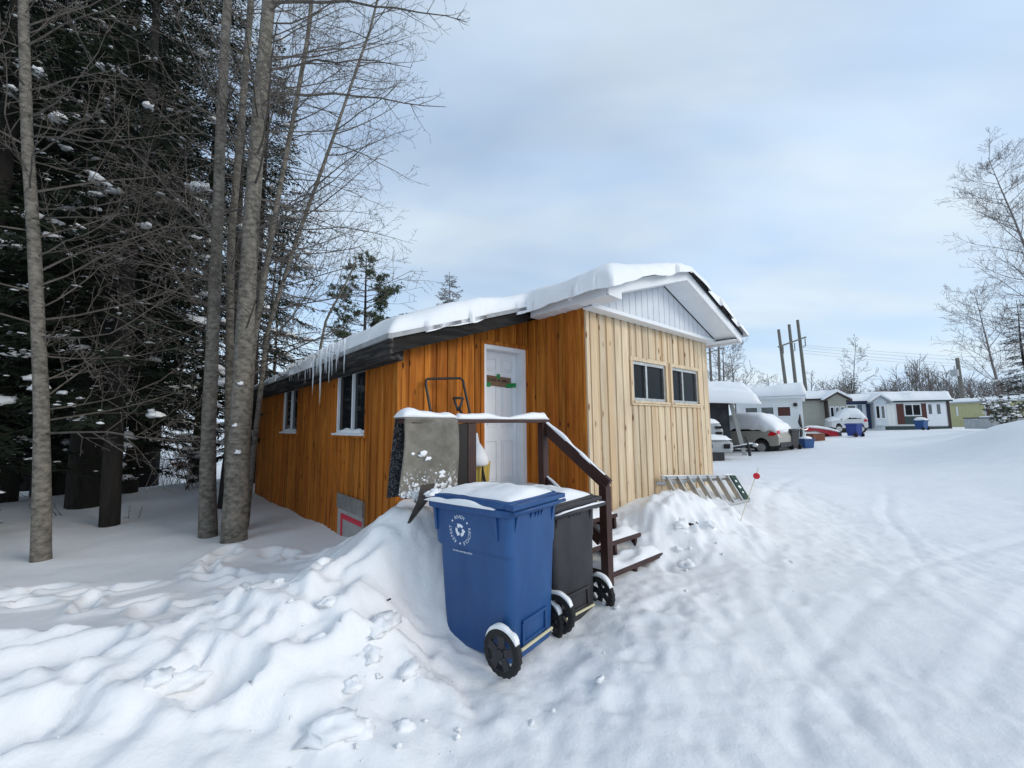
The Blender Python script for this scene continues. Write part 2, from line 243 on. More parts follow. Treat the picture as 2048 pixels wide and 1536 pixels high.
# ------------------------------------------------------------------ mesh builder
class MB:
    def __init__(s): s.v = []; s.f = []; s.m = []
    def add(s, vs, fs, m=0):
        o = len(s.v); s.v += [tuple(p) for p in vs]; s.f += [tuple(i + o for i in f) for f in fs]; s.m += [m] * len(fs); return s
    def box(s, x0, x1, y0, y1, z0, z1, m=0, T=None):
        vs = [(x0, y0, z0), (x1, y0, z0), (x1, y1, z0), (x0, y1, z0), (x0, y0, z1), (x1, y0, z1), (x1, y1, z1), (x0, y1, z1)]
        if T: vs = [T(*p) for p in vs]
        return s.add(vs, [(0, 3, 2, 1), (4, 5, 6, 7), (0, 1, 5, 4), (1, 2, 6, 5), (2, 3, 7, 6), (3, 0, 4, 7)], m)
    def beam(s, a, b, w, t, up=(0, 0, 1), m=0):
        a, b = Vector(a), Vector(b); d = (b - a).normalized(); x = d.cross(Vector(up))
        if x.length < 1e-4: x = d.cross(Vector((1, 0, 0)))
        x.normalize(); z = x.cross(d)
        vs = []
        for p in (a, b):
            for i, j in ((-1, -1), (1, -1), (1, 1), (-1, 1)): vs.append(p + x * (w / 2 * i) + z * (t / 2 * j))
        return s.add(vs, [(0, 1, 2, 3), (7, 6, 5, 4), (0, 4, 5, 1), (1, 5, 6, 2), (2, 6, 7, 3), (3, 7, 4, 0)], m)
    def prism(s, poly, T0, T1, m=0):
        n = len(poly); vs = [T0(*p) for p in poly] + [T1(*p) for p in poly]
        return s.add(vs, [tuple(range(n - 1, -1, -1)), tuple(range(n, 2 * n))] + [(i, (i + 1) % n, n + (i + 1) % n, n + i) for i in range(n)], m)
    def tube(s, pts, rads, n=6, m=0, cap=True):
        pts = [Vector(p) for p in pts]
        if not hasattr(rads, '__len__'): rads = [rads] * len(pts)
        o = len(s.v); x = None
        for i, p in enumerate(pts):
            d = (pts[min(i + 1, len(pts) - 1)] - pts[max(i - 1, 0)])
            d = d.normalized() if d.length > 1e-9 else Vector((0, 0, 1))
            if x is None: x = d.orthogonal().normalized()
            else:
                x = x - d * x.dot(d); x = x.normalized() if x.length > 1e-6 else d.orthogonal().normalized()
            y = d.cross(x)
            for k in range(n):
                a = 2 * PI * k / n; s.v.append(tuple(p + (x * math.cos(a) + y * math.sin(a)) * rads[i]))
        for i in range(len(pts) - 1):
            for k in range(n):
                k2 = (k + 1) % n; s.f.append((o + i * n + k, o + i * n + k2, o + (i + 1) * n + k2, o + (i + 1) * n + k)); s.m.append(m)
        if cap:
            s.f.append(tuple(o + k for k in range(n - 1, -1, -1))); s.f.append(tuple(o + (len(pts) - 1) * n + k for k in range(n))); s.m += [m, m]
        return s
    def loft(s, loops, m=0, cap=True):
        n = len(loops[0]); o = len(s.v)
        for l in loops: s.v += [tuple(p) for p in l]
        for i in range(len(loops) - 1):
            for k in range(n):
                k2 = (k + 1) % n; s.f.append((o + i * n + k, o + i * n + k2, o + (i + 1) * n + k2, o + (i + 1) * n + k)); s.m.append(m)
        if cap:
            s.f.append(tuple(o + k for k in range(n - 1, -1, -1))); s.f.append(tuple(o + (len(loops) - 1) * n + k for k in range(n))); s.m += [m, m]
        return s
    def blob(s, c, sx, sy, sz, seed=0, nu=10, nv=6, amp=.25, m=0, ang=0, flat=.35):
        o = len(s.v); ca, sa = math.cos(ang), math.sin(ang); c = Vector(c)
        for j in range(nv + 1):
            th = PI * j / nv
            for i in range(nu):
                ph = 2 * PI * i / nu
                d = Vector((math.sin(th) * math.cos(ph), math.sin(th) * math.sin(ph), math.cos(th)))
                q = 1 + amp * mnoise.noise(d * 1.7 + Vector((seed * 3.7, seed, 0)))
                x, y, z = d.x * sx * q, d.y * sy * q, d.z * sz * q
                if z < 0: z *= flat
                s.v.append((c.x + x * ca - y * sa, c.y + x * sa + y * ca, c.z + z))
        for j in range(nv):
            for i in range(nu):
                i2 = (i + 1) % nu; s.f.append((o + j * nu + i, o + (j + 1) * nu + i, o + (j + 1) * nu + i2, o + j * nu + i2)); s.m.append(m)
        return s
    def build(s, name, mats, parent=None, smooth=False, bevel=0, fix=True, label=None, loc=None):
        me = bpy.data.meshes.new(name); me.from_pydata(s.v, [], s.f)
        mats = mats if isinstance(mats, (list, tuple)) else [mats]
        for x in mats: me.materials.append(x)
        if len(mats) > 1: me.polygons.foreach_set('material_index', s.m)
        if fix:
            bm = bmesh.new(); bm.from_mesh(me); bmesh.ops.recalc_face_normals(bm, faces=bm.faces); bm.to_mesh(me); bm.free()
        if smooth: me.polygons.foreach_set('use_smooth', [True] * len(me.polygons))
        me.update()
        o = bpy.data.objects.new(name, me); COL.objects.link(o)
        if parent: o.parent = parent
        if loc: o.location = loc
        if label: o['label'] = label
        if bevel:
            md = o.modifiers.new('b', 'BEVEL'); md.width = bevel; md.segments = 2; md.limit_method = 'ANGLE'
        return o
def thing(name, label, cat, loc=(0, 0, 0), rz=0, group=None):
    o = bpy.data.objects.new(name, None); COL.objects.link(o); o.location = loc; o.rotation_euler = (0, 0, rz); o.empty_display_size = .2
    return tag(o, label, cat, group)
def tag(o, label, cat, group=None):
    o['label'] = label; o['category'] = cat
    if group: o['group'] = group
    return o
def copy_tree(o, parent=None):
    c = o.copy(); COL.objects.link(c); c.parent = parent
    for ch in list(o.children): copy_tree(ch, c)
    return c
def structure(o): o['kind'] = 'structure'; return o

# ------------------------------------------------------------------ ground sheet
def axis(lo, hi, a, b, fine, grow):
    out = list(np.arange(a, b + 1e-6, fine)); st = fine; x = b
    while x < hi: st *= grow; x += st; out.append(x)
    st = fine; x = a
    while x > lo: st *= grow; x -= st; out.insert(0, x)
    return np.array(out)
gxs = axis(-260, 320, -5.4, 6.4, .034, 1.045); gys = axis(-90, 420, 1.0, 8.0, .030, 1.035)
XX, YY = np.meshgrid(gxs, gys)
ZZ = G(XX, YY)
nx, ny = len(gxs), len(gys)
me = bpy.data.meshes.new('snow_ground')
idx = np.arange(nx * ny).reshape(ny, nx)
quads = np.stack([idx[:-1, :-1], idx[:-1, 1:], idx[1:, 1:], idx[1:, :-1]], -1).reshape(-1, 4)
me.from_pydata(np.stack([XX, YY, ZZ], -1).reshape(-1, 3).tolist(), [], quads.tolist())
me.materials.append(SNOWG); me.polygons.foreach_set('use_smooth', [True] * len(me.polygons)); me.update()
gr = bpy.data.objects.new('snow_ground', me); COL.objects.link(gr); structure(gr)

# loose crumbs of snow at the foot of the bank and the mound
rc = random.Random(11); mb = MB()
for k in range(90):
    if k % 3 == 0: x, y = rc.gauss(2.0, .55), rc.gauss(4.75, .35)
    elif k % 3 == 1: x, y = rc.uniform(-2.2, -.3), 2.35 + rc.gauss(0, .35)
    else: t = rc.random(); x, y = -.1 + 1.6 * t + rc.gauss(0, .25), 2.3 + 2.0 * t + rc.gauss(0, .2)
    r = .004 + .02 * rc.random() ** 4
    mb.blob((x, y, g(x, y) + r * .3), r * rc.uniform(.8, 1.6), r, r * .8, k, 7, 5, 1.1, ang=rc.random() * 6, flat=.8)
for k in range(24):
    x, y = (rc.uniform(-2.2, -.5), rc.uniform(2.2, 3.5)) if k % 3 else (rc.gauss(2.2, .5), rc.gauss(5.3, .3))
    r = rc.uniform(.03, .085); mb.blob((x, y, g(x, y) - r * .2), r * rc.uniform(1, 1.7), r, r * .75, k + 50, 16, 10, .62, ang=rc.random() * 6, flat=.6)
o = mb.build('snow_crumbs', SNOW, smooth=True, fix=False); o['kind'] = 'stuff'; o['label'] = 'small loose crumbs of snow scattered on the trodden snow'

# ------------------------------------------------------------------ cabin
cabin = thing('cabin', 'low orange stained board cabin with pale unstained front gable and thick roof snow', 'cabin', HO, HA)
WD, BL, CL, AL = 3.71, 2.178, 1.106, 8.456
EV, ZB = 2.614, -.5           # height of the low eave at the wall
rw = random.Random(3)
def cutrect(x0, x1, z0, z1, ops):
    """rectangles left of [x0,x1]x[z0,z1] after cutting the openings"""
    xs = sorted({x0, x1, *[min(max(o[i], x0), x1) for o in ops for i in (0, 1)]}); out = []
    for a, b in zip(xs[:-1], xs[1:]):
        if b - a < .004: continue
        zz = [(z0, z1)]
        for o in ops:
            if o[0] < b - .002 and o[1] > a + .002:
                nz = []
                for p, q in zz:
                    if o[2] > p: nz.append((p, min(q, o[2])))
                    if o[3] < q: nz.append((max(p, o[3]), q))
                zz = [t for t in nz if t[1] - t[0] > .01]
        out += [(a, b, p, q) for p, q in zz]
    return out
def board_wall(name, m, x0, x1, topf, ops, T, pitch, cover=.66, jit=.15, label=None):
    """vertical boards over boards; T(s, d, z): along, outwards, up"""
    mb = MB(); x = x0
    while x < x1 - .01:
        w = min(pitch * rw.uniform(1 - jit, 1 + jit), x1 - x)
        for a, b, p, q in cutrect(x, x + w, ZB, 9, ops):
            mb.prism([(a, p), (b, p), (b, min(q, topf(b))), (a, min(q, topf(a)))], lambda s, z: T(s, -.03, z), lambda s, z: T(s, 0, z))
        c = x + w; bw = pitch * cover * rw.uniform(.82, 1.12)
        a0, b0 = max(c - bw / 2, x0), min(c + bw / 2, x1); th = rw.uniform(.015, .020)
        sd = rw.random() * 50
        for a, b, p, q in cutrect(a0, b0, ZB, 9, ops):
            ta, tb = min(q, topf(a)), min(q, topf(b))
            n = max(2, int((ta - p) / .45)); loops = []
            for i in range(n + 1):
                t = i / n
                wa = .009 * mnoise.noise(Vector((sd, (p + (ta - p) * t) * 1.6, 0))) if a > a0 - 1e-6 and a > x0 + .01 else 0
                wb = .009 * mnoise.noise(Vector((sd + 9, (p + (ta - p) * t) * 1.6, 0))) if b < x1 - .01 else 0
                za, zb = p + (ta - p) * t, p + (tb - p) * t
                loops.append([T(a + wa, .001, za), T(b + wb, .001, zb), T(b + wb - .004, th, zb), T(a + wa + .004, th, za)])
            mb.loft(loops)
        x += w
    return mb.build(name, m, cabin, label=label)
# openings (s0,s1,z0,z1)
W1, W2 = (1.092, 2.077, 2.052, 2.67), (2.289, 3.263, 2.052, 2.67)
DOOR = (-.897, -.094, .77, 2.854)
A1, A2 = (.899, 2.088, 1.608, 2.524), (4.357, 5.618, 1.608, 2.524)
ZS = 3.254
slope = .328
board_wall('pine_wall', PINE, 0, WD, lambda s: ZS, [W1, W2], lambda s, d, z: (s, -d, z), .185, .76, label='pale unstained board wall under the gable')
board_wall('stained_wall', STAIN, -BL, -.03, lambda s: EV + slope * (s + BL) + .02, [DOOR], lambda s, d, z: (s, CL - d, z), .2, label='stained board wall around the white door')
board_wall('stained_wall', STAIN, -.0, CL - .03, lambda s: ZS + .05, [], lambda s, d, z: (-.03 - d, s, z), .19, label='stained return wall between door and pale gable')
board_wall('stained_wall', STAIN, .03, AL, lambda s: EV + .05, [A1, A2], lambda s, d, z: (-BL - d, CL + s, z), .19, label='long stained wall with two white windows')
mb = MB(); mb.box(-.005, .055, -.032, -.001, ZB, ZS); mb.build('corner_trim', PINE, cabin)
mb = MB(); mb.box(WD, WD + .03, 0, AL + CL, ZB, ZS, 0); mb.box(-BL + .0, WD, AL + CL, AL + CL + .03, ZB, 2.6); mb.build('stained_wall', STAIN, cabin)
mb = MB(); mb.box(-BL + .1, WD - .1, CL + .15, AL + CL - .1, ZB, 2.4); mb.box(.1, WD - .1, .2, CL + .15, ZB, 3.1); mb.build('dark_interior', DARK, cabin)

# roof deck: two slopes
RU, RZ = WD / 2, 4.16
EO = .245
def roofz(u):  # top of the sheathing
    if u <= RU:
        return RZ - (RU - u) * .3345
    return RZ - (u - RU) * .355
mb = MB()
def slab(u0, u1, v0, v1, t=.05):
    z0, z1 = roofz(u0), roofz(u1)
    mb.prism([(u0, z0 - t), (u1, z1 - t), (u1, z1), (u0, z0)], lambda u, z: (u, v0, z), lambda u, z: (u, v1, z))
slab(-EO - .02, RU, -.60, .79, .02); slab(RU, WD + EO + .02, -.60, AL + CL + .3); slab(-BL - .25, RU, .79, AL + CL + .3)
roof = mb.build('roof', SHING, cabin)
# fascias (white, round the front gable) and soffit
mb = MB()
fz = lambda u: roofz(u) - (.022 if u < RU - .001 else .052)
def rake(u0, u1, h=.155, v0=-.58, v1=-.555):
    mb.prism([(u0, fz(u0) - h), (u1, fz(u1) - h), (u1, fz(u1)), (u0, fz(u0))], lambda u, z: (u, v0, z), lambda u, z: (u, v1, z))
rake(-EO, RU); rake(RU, WD + EO)
mb.prism([(-EO, fz(-EO) - .155), (.03, fz(.03) - .155 - .10), (.03, fz(.03)-.15), (-EO, fz(-EO) - .14)], lambda u, z: (u, -.586, z), lambda u, z: (u, -.553, z))
for uu in (-EO, WD + EO):
    mb.box(uu - .012, uu + .012, -.55, .79 if uu < 0 else AL + CL + .2, fz(uu) - .155, fz(uu) - .003)
mb.build('fascia', WHITEM, cabin)
mb = MB(); zb = fz(-EO) - .15
mb.box(-EO + .014, .05, -.552, CL - .28, zb, zb + .012)
for k in range(6): mb.box(-EO + .02, .04, -.5 + k * .2, -.49 + k * .2, zb - .006, zb)
mb.box(WD - .05, WD + EO - .014, -.552, 1.4, zb - .04, zb - .028)
for s0, s1 in ((-.02, RU), (RU, WD + .02)):   # sloped soffit under the rakes
    mb.prism([(s0, fz(s0) - .15), (s1, fz(s1) - .15), (s1, fz(s1) - .138), (s0, fz(s0) - .138)], lambda u, z: (u, -.554, z), lambda u, z: (u, -.2, z))
mb.build('soffit', WHITEM, cabin)
# gable panel with grooves, and ledge below
mb = MB(); n = 22
for k in range(n):
    a = .0 + WD * k / n; b = WD * (k + 1) / n - .012
    zt = lambda u: fz(u) - .145
    if RU > a and RU < b: poly = [(a, ZS + .02), (b, ZS + .02), (b, zt(b)), (RU, zt(RU)), (a, zt(a))]
    else: poly = [(a, ZS + .02), (b, ZS + .02), (b, zt(b)), (a, zt(a))]
    mb.prism(poly, lambda u, z: (u, -.175, z), lambda u, z: (u, -.15, z))
mb.prism([(0, ZS + .02), (WD, ZS + .02), (WD, fz(WD) - .145), (RU, fz(RU) - .145), (0, fz(0) - .145)], lambda u, z: (u, -.15, z), lambda u, z: (u, -.13, z))
mb.build('gable_panel', VINYL, cabin)
mb = MB(); mb.box(-.06, WD + .05, -.2, -.03, ZS - .005, ZS + .018); mb.box(-.06, WD + .05, -.2, -.177, ZS + .018, ZS + .05); mb.build('gable_ledge', WHITEM, cabin)
# weathered beams of the low roof
mb = MB(); z1 = roofz(-BL - .25) - .055
mb.box(-BL - .25, -BL - .20, .80, AL + CL + .28, z1 - .16, z1)
mb.box(-BL - .19, -BL - .03, .9, AL + CL + .2, z1 - .21, z1 - .05, 0)
mb.build('eave_board', GREYW, cabin)
mb = MB(); f2 = lambda u: roofz(u) - .055
for u0, u1 in ((-BL - .2, -.3),):
    mb.prism([(u0, f2(u0) - .17), (u1, f2(u1) - .17), (u1, f2(u1)), (u0, f2(u0))], lambda u, z: (u, .80, z), lambda u, z: (u, .845, z))
for k in range(8):
    u = -BL + .1 + k * .26
    mb.box(u, u + .05, .845, CL, f2(u) - .13, f2(u) - .03)
mb.build('rake_board', GREYR, cabin)
mb = MB(); mb.box(-BL - .275, -BL - .245, .77, AL + CL + .3, z1 + .0, z1 + .06)
u0, u1 = -BL - .25, -.27
mb.prism([(u0, f2(u0) + .0), (u1, f2(u1) + .0), (u1, f2(u1) + .05), (u0, f2(u0) + .05)], lambda u, z: (u, .765, z), lambda u, z: (u, .79, z))
mb.build('drip_edge', mat('dull_drip_edge', (.26, .27, .28), (.40, .41, .42), .6, 8), cabin)
# roof snow
def roof_snow():
    us = np.linspace(-BL - .36, WD + EO + .16, 120); vs = np.concatenate([np.arange(-.72, 2.5, .045), np.arange(2.5, AL + CL + .42, .09)])
    UU, VV = np.meshgrid(us, vs)
    jit = .08 * fbm(UU * 1.25, VV * 1.25, 2, 7) + .012 * fbm(UU * 7, VV * 7, 2, 70) + .03
    u0 = -BL - .30 + jit; u1 = WD + EO + .08 - jit * .6; v0 = -.70 + jit * .9 + .08 * ss(RU - .1, RU + .3, UU) - .04 * ss(-.2, .5, UU) * (1 - ss(RU - .5, RU, UU)); v1 = AL + CL + .33
    lu = -EO - .11 + jit * 1.6; lv = .76 + jit * .9
    d = np.minimum(np.minimum(UU - u0, u1 - UU), np.minimum(VV - v0, v1 - VV))
    notch = np.where((UU < lu + .5) & (VV < lv + .5), np.maximum(UU - lu, VV - lv), 9)
    d = np.minimum(d, notch)
    T = .225 - .11 * ss(1.5, 6.5, VV) + .05 * fbm(UU * .8, VV * .8, 3, 17)
    T = T * (1 - .38 * ss(-.1, .5, UU) * (1 - ss(1.3, 2.6, VV)) * ss(RU + .6, RU, UU))
    T = T * (1 - .45 * np.exp(-((UU - RU) / .5) ** 2) * (1 - ss(0, .5, VV)))
    T = T * (.75 + .25 * ss(WD + .3, WD - .6, UU))
    q = np.clip(d / .24, 0, 1); prof = np.sqrt(np.clip(1 - (1 - q) ** 2, 0, 1))
    RZv = np.vectorize(roofz)(UU)
    # soften the ridge of snow
    RZv = RZv - .05 * np.exp(-((UU - RU) / .3) ** 2)
    Z = RZv + .012 + T * prof + .012 * fbm(UU * 6, VV * 6, 3, 29) * q
    Zb = RZv - .045 - .05 * np.clip(fbm(UU * 2.1, VV * 2.1, 2, 55) + .5, 0, 1) * (UU < RU) * (VV < .9)
    ins = d > -.035
    mb = MB(); n, k = UU.shape
    cid = lambda i, j: i * k + j
    V = [(UU[i, j], VV[i, j], Z[i, j]) for i in range(n) for j in range(k)]
    F_ = []; B = {}
    for i in range(n - 1):
        for j in range(k - 1):
            if ins[i, j] and ins[i + 1, j] and ins[i, j + 1] and ins[i + 1, j + 1]:
                f = (cid(i, j), cid(i, j + 1), cid(i + 1, j + 1), cid(i + 1, j)); F_.append(f)
                for a, b in zip(f, f[1:] + f[:1]):
                    B[(a, b)] = 1
    edge = [(a, b) for (a, b) in B if (b, a) not in B]
    low = {}
    for a, b in edge:
        for t in (a, b):
            if t not in low:
                low[t] = len(V); i, j = divmod(t, k); V.append((UU[i, j], VV[i, j], Zb[i, j]))
        F_.append((a, low[a], low[b], b))
    used = sorted({i for f in F_ for i in f}); mp = {o: n_ for n_, o in enumerate(used)}
    mb.add([V[i] for i in used], [tuple(mp[i] for i in f) for f in F_])
    return mb.build('roof_snow', SNOW, cabin, smooth=True, fix=False)
roof_snow()
mb = MB(); zz = fz(-EO)
mb.blob((-EO - .03, .0, zz - .02), .04, .045, .05, 4, flat=1, amp=.7); mb.blob((-EO - .035, -.03, zz + .05), .03, .03, .04, 5, flat=1, amp=.6); mb.blob((-EO - .03, .02, zz - .07), .03, .03, .03, 6, flat=1); mb.build('snow_clump', SNOW, cabin, smooth=True)

# windows
def window(s0, s1, z0, z1, T, fm, trim=None, sill=None, split=.5, dep=.05, fw=.045, snow=True):
    mb = MB()
    b = lambda a0, a1, d0, d1, c0, c1: mb.box(a0, a1, d0, d1, c0, c1, T=T)
    b(s0, s1, -dep, .012, z0, z0 + fw); b(s0, s1, -dep, .012, z1 - fw, z1); b(s0, s0 + fw, -dep, .012, z0 + fw, z1 - fw); b(s1 - fw, s1, -dep, .012, z0 + fw, z1 - fw)
    sm = s0 + (s1 - s0) * split; b(sm - fw * .5, sm + fw * .5, -dep + .004, .006, z0 + fw, z1 - fw)
    w = mb.build('window', fm, cabin)
    for a, c, dd in ((s0 + fw, sm - fw * .5, -.03), (sm + fw * .5, s1 - fw, -.022)):
        mb = MB(); mb.box(a, c, dd - .006, dd, z0 + fw, z1 - fw, T=T); mb.build('pane', GLASS, w)
    if trim:
        mb = MB(); t = .06
        mb.box(s0 - t, s1 + t, .0, .036, z1, z1 + t, T=T); mb.box(s0 - t, s0, .0, .036, z0 - .03, z1, T=T); mb.box(s1, s1 + t, .0, .036, z0 - .03, z1, T=T)
        mb.box(s0 - t - .01, s1 + t + .01, .0, .05, z0 - .03 - t * .5, z0 - .0, T=T); mb.build('trim', trim, w)
    if sill:
        mb = MB(); mb.box(s0 - .03, s1 + .03, .0, .075, z0 - .03, z0, T=T); mb.build('sill', sill, w)
    if snow:
        mb = MB(); n = 14; loops = []
        for i in range(n + 1):
            t = i / n; s = s0 + .03 + (s1 - s0 - .06) * t; hh = (.025 + .05 * abs(math.sin(t * 6.3 + 1.0)) + .02 * vn(t * 6, z0, 5)) * min(1, 6 * t, 6 * (1 - t)) + .004
            loops.append([T(s, .012, z0 + .002), T(s, .06, z0 + .002), T(s, .045, z0 + hh * .7), T(s, .012, z0 + hh)])
        mb.loft(loops); mb.build('sill_snow', SNOW, w, smooth=False)
    return w
TA = lambda s, d, z: (-BL - d, CL + s, z)
TD = lambda s, d, z: (s, -d, z)
TB = lambda s, d, z: (s, CL - d, z)
window(*A1, TA, WHITEP, STAIN, WHITEP, .47); window(*A2, TA, WHITEP, STAIN, WHITEP, .5)
window(*W1, TD, ALU, PINE, PINE, .42, .08, .05, False); window(*W2, TD, ALU, PINE, PINE, .42, .08, .05, False)

# door, deep set
s0, s1, z0, z1 = DOOR
mb = MB(); fw = .07
mb.box(s0, s0 + .045, -.16, .02, z0, z1, T=TB); mb.box(s1 - fw, s1, -.16, .02, z0, z1, T=TB); mb.box(s0 + .045, s1 - fw, -.16, .02, z1 - .06, z1, T=TB); mb.box(s0 + .045, s1 - fw, -.16, .02, z0, z0 + .03, T=TB)
mb.build('door_frame', WHITEP, cabin)
mb = MB(); d0, d1 = s0 + .047, s1 - fw - .002; dw = d1 - d0; dz0, dz1 = z0 + .032, z1 - .062; dh = dz1 - dz0
mb.box(d0, d1, -.16, -.13, dz0, dz1, T=TB)
for cx in (.08, .54):
    for a, b in ((.05, .345), (.44, .79), (.855, .95)):
        x0, x1 = d0 + dw * (cx + .02), d0 + dw * (cx + .36); y0, y1 = dz0 + dh * a, dz0 + dh * b
        for q in ((x0, x1, y0, y0 + .018), (x0, x1, y1 - .018, y1), (x0, x0 + .018, y0 + .018, y1 - .018), (x1 - .018, x1, y0 + .018, y1 - .018)):
            mb.box(q[0], q[1], -.13, -.117, q[2], q[3], T=TB)
        mb.box(x0 + .035, x1 - .035, -.13, -.120, y0 + .035, y1 - .035, T=TB)
door = mb.build('door', WHITEP, cabin, bevel=.003)
mb = MB(); mb.tube([TB(d0 + .055, -.13, 1.72), TB(d0 + .055, -.09, 1.72)], [.012, .012], 8); mb.blob(TB(d0 + .055, -.075, 1.72), .028, .028, .028, 1, amp=0, flat=1); mb.build('door_knob', ALU, door, smooth=True)
mb = MB(); t = .055
mb.box(s0 - t, s1 + t, .0, .034, z1, z1 + t, T=TB); mb.box(s0 - t, s0, .0, .034, z0 - .2, z1, T=TB); mb.box(s1, s1 + t, .0, .034, z0 - .2, z1, T=TB); mb.build('door_trim', STAIN, cabin)
# access hatch with red tape in the long wall
mb = MB(); mb.box(.87, 1.84, -.005, .034, -.3, .70, T=TA); hatch = mb.build('hatch', CEMENT, cabin)
mb = MB(); mb.box(.86, 1.85, .035, .05, .52, .73, T=TA); mb.build('flashing', ALU, hatch)
mb = MB(); mb.box(.90, 1.70, .036, .0385, .385, .455, T=TA); mb.box(1.62, 1.70, .036, .0385, -.2, .385, T=TA); mb.build('red_tape', TAPER, hatch)
# icicles on the low eave
ri = random.Random(8)
for k in range(40):
    t = 1.05 + 3.1 * k / 39 + ri.uniform(-.05, .05)
    L = (.16 + .34 * ri.random()) * (1.5 if k in (8, 9, 14, 17, 18, 21) else 1) * (1 if k < 30 else .7)
    if k == 12: L = .85
    r = .009 + .022 * L * ri.uniform(.7, 1.3); x = -BL - .285; zt = z1 + .04
    mb = MB(); pts = []; rad = []
    for i in range(9):
        q = i / 8; pts.append((x + .008 * mnoise.noise(Vector((k, q * 3, 0))), CL + t + .01 * mnoise.noise(Vector((k, q * 3, 5))), zt - L * q)); rad.append(max(.0015, r * (1 - q) ** .8 * (1 + .18 * math.sin(q * 22 + k))))
    mb.tube(pts, rad, 7); mb.build('icicle', ICE, cabin, smooth=True)

# hand lettered card taped to the door
def text_mesh(txt, size, font_shear=0):
    cu = bpy.data.curves.new('t', 'FONT'); cu.body = txt; cu.size = size; cu.align_x = 'CENTER'; cu.align_y = 'CENTER'; cu.extrude = .0006; cu.resolution_u = 3; cu.shear = font_shear
    o = bpy.data.objects.new('t', cu); COL.objects.link(o); bpy.context.view_layer.update()
    m = bpy.data.meshes.new_from_object(o.evaluated_get(bpy.context.evaluated_depsgraph_get()))
    vs = [tuple(v.co) for v in m.vertices]; fs = [tuple(p.vertices) for p in m.polygons]
    bpy.data.objects.remove(o); bpy.data.curves.remove(cu); bpy.data.meshes.remove(m)
    return vs, fs
sign = thing('cardboard_sign', 'brown cardboard strip with hand lettering taped on the white door', 'sign', H((s0 + s1) / 2 - .03, CL + .118, 2.35), HA)
Ts = lambda x, y, z: (x * math.cos(-.04) - z * math.sin(-.04), y, x * math.sin(-.04) + z * math.cos(-.04))
mb = MB(); mb.box(-.235, .245, -.006, 0, -.075, .075, T=Ts); mb.build('board', CARDB, sign)
for a, b, c, d, sl in ((-.345, -.15, -.095, -.03, -.0), (-.035, .025, .04, .11, 0), (.15, .345, -.085, -.02, .03)):
    mb = MB(); mb.prism([(a, c), (b, c + sl), (b, d + sl), (a, d)], lambda x, z: Ts(x, -.010, z), lambda x, z: Ts(x, -.0085, z)); mb.build('tape', TAPEG, sign)
mb = MB(); xp = -.19
for ch in 'PLEASE BE AWARE ':
    if ch == ' ': mb.build('lettering', INK, sign); mb = MB()
    else:
        vs, fs = text_mesh(ch, .062); a = rw.uniform(-.15, .15); dy = rw.uniform(-.006, .006)
        mb.add([Ts(xp + x * .75 * math.cos(a) - y * math.sin(a), -.008 - z, .012 + dy + x * .75 * math.sin(a) + y * math.cos(a)) for x, y, z in vs], fs)
    xp += .0265

# ------------------------------------------------------------------ porch with steps
porch = thing('porch', 'dark brown wooden porch with snowy handrail and open steps at the white door', 'porch', HO, HA)
DZ = .77
def capstrip(name, parent, a, b, w, h, seed, m=SNOW, n=26, over=.01, ends=.12):
    """rounded strip of snow lying along a-b"""
    a, b = Vector(a), Vector(b); d = (b - a); L = d.length; d.normalize(); x = d.cross(Vector((0, 0, 1))).normalized(); up = x.cross(d)
    mb = MB(); loops = []
    for i in range(n + 1):
        t = i / n; e = min(1, (t * L) / ends, ((1 - t) * L) / ends); e = math.sqrt(max(0, 1 - (1 - e) ** 2))
        hh = h * (.72 + .45 * float(fbm(np.array([t * L * 3.2]), np.array([seed * 1.3]), 3, seed)[0])) * max(e, .05); ww = w / 2 + over * float(vn(np.array([t * L * 5]), np.array([seed]), 2)[0])
        p = a + d * (L * t); loops.append([p + x * (ww * math.cos(q)) + up * (.001 + hh * math.sin(q) ** .8 if math.sin(q) > 0 else .001) for q in [PI * k / 8 for k in range(9)]])
    mb.loft(loops); return mb.build(name, m, parent, smooth=True)
mb = MB()
for k in range(8): mb.box(-2.2, .0, .02 + k * .134, .146 + k * .134, DZ - .04, DZ)
deck = mb.build('deck', BROWN, porch)
mb = MB(); mb.box(-2.2, 0.0, .0, .04, DZ - .2, DZ - .042); mb.build('joist', BROWN, porch)
# snow on deck
uu = np.linspace(-2.19, -.02, 40); vv = np.linspace(.0, 1.08, 22); mb = MB(); V = []
for j in vv:
    for i in uu:
        e = min(1, (i + 2.2) / .08, (1.1 - j) / .03 + .3, (j + .02) / .06 + .2)
        V.append((i, j, DZ + .004 + (.055 + .03 * float(fbm(np.array([i * 3]), np.array([j * 3]), 3, 4)[0])) * max(e, .05)))
mb.add(V, [(b * 40 + a, b * 40 + a + 1, (b + 1) * 40 + a + 1, (b + 1) * 40 + a) for a in range(39) for b in range(21)]); mb.build('deck_snow', SNOW, porch, smooth=True, fix=False)
def post(u, v, z0, z1, w=.09, cut=0):
    mb = MB(); mb.prism([(-w / 2, z0), (w / 2, z0), (w / 2, z1), (-w / 2, z1)], lambda a, z: (u + a, v - w / 2 - (0 if z == z0 else 0), z + (cut if z == z1 and 0 else 0)), lambda a, z: (u + a, v + w / 2, z)); return mb.build('post', BROWN, porch, bevel=.004)
RT = 1.765
post(-.86, -.02, .2, RT - .04); post(-1.92, -.02, .1, RT - .04, .1)
mb = MB(); NT = 1.06
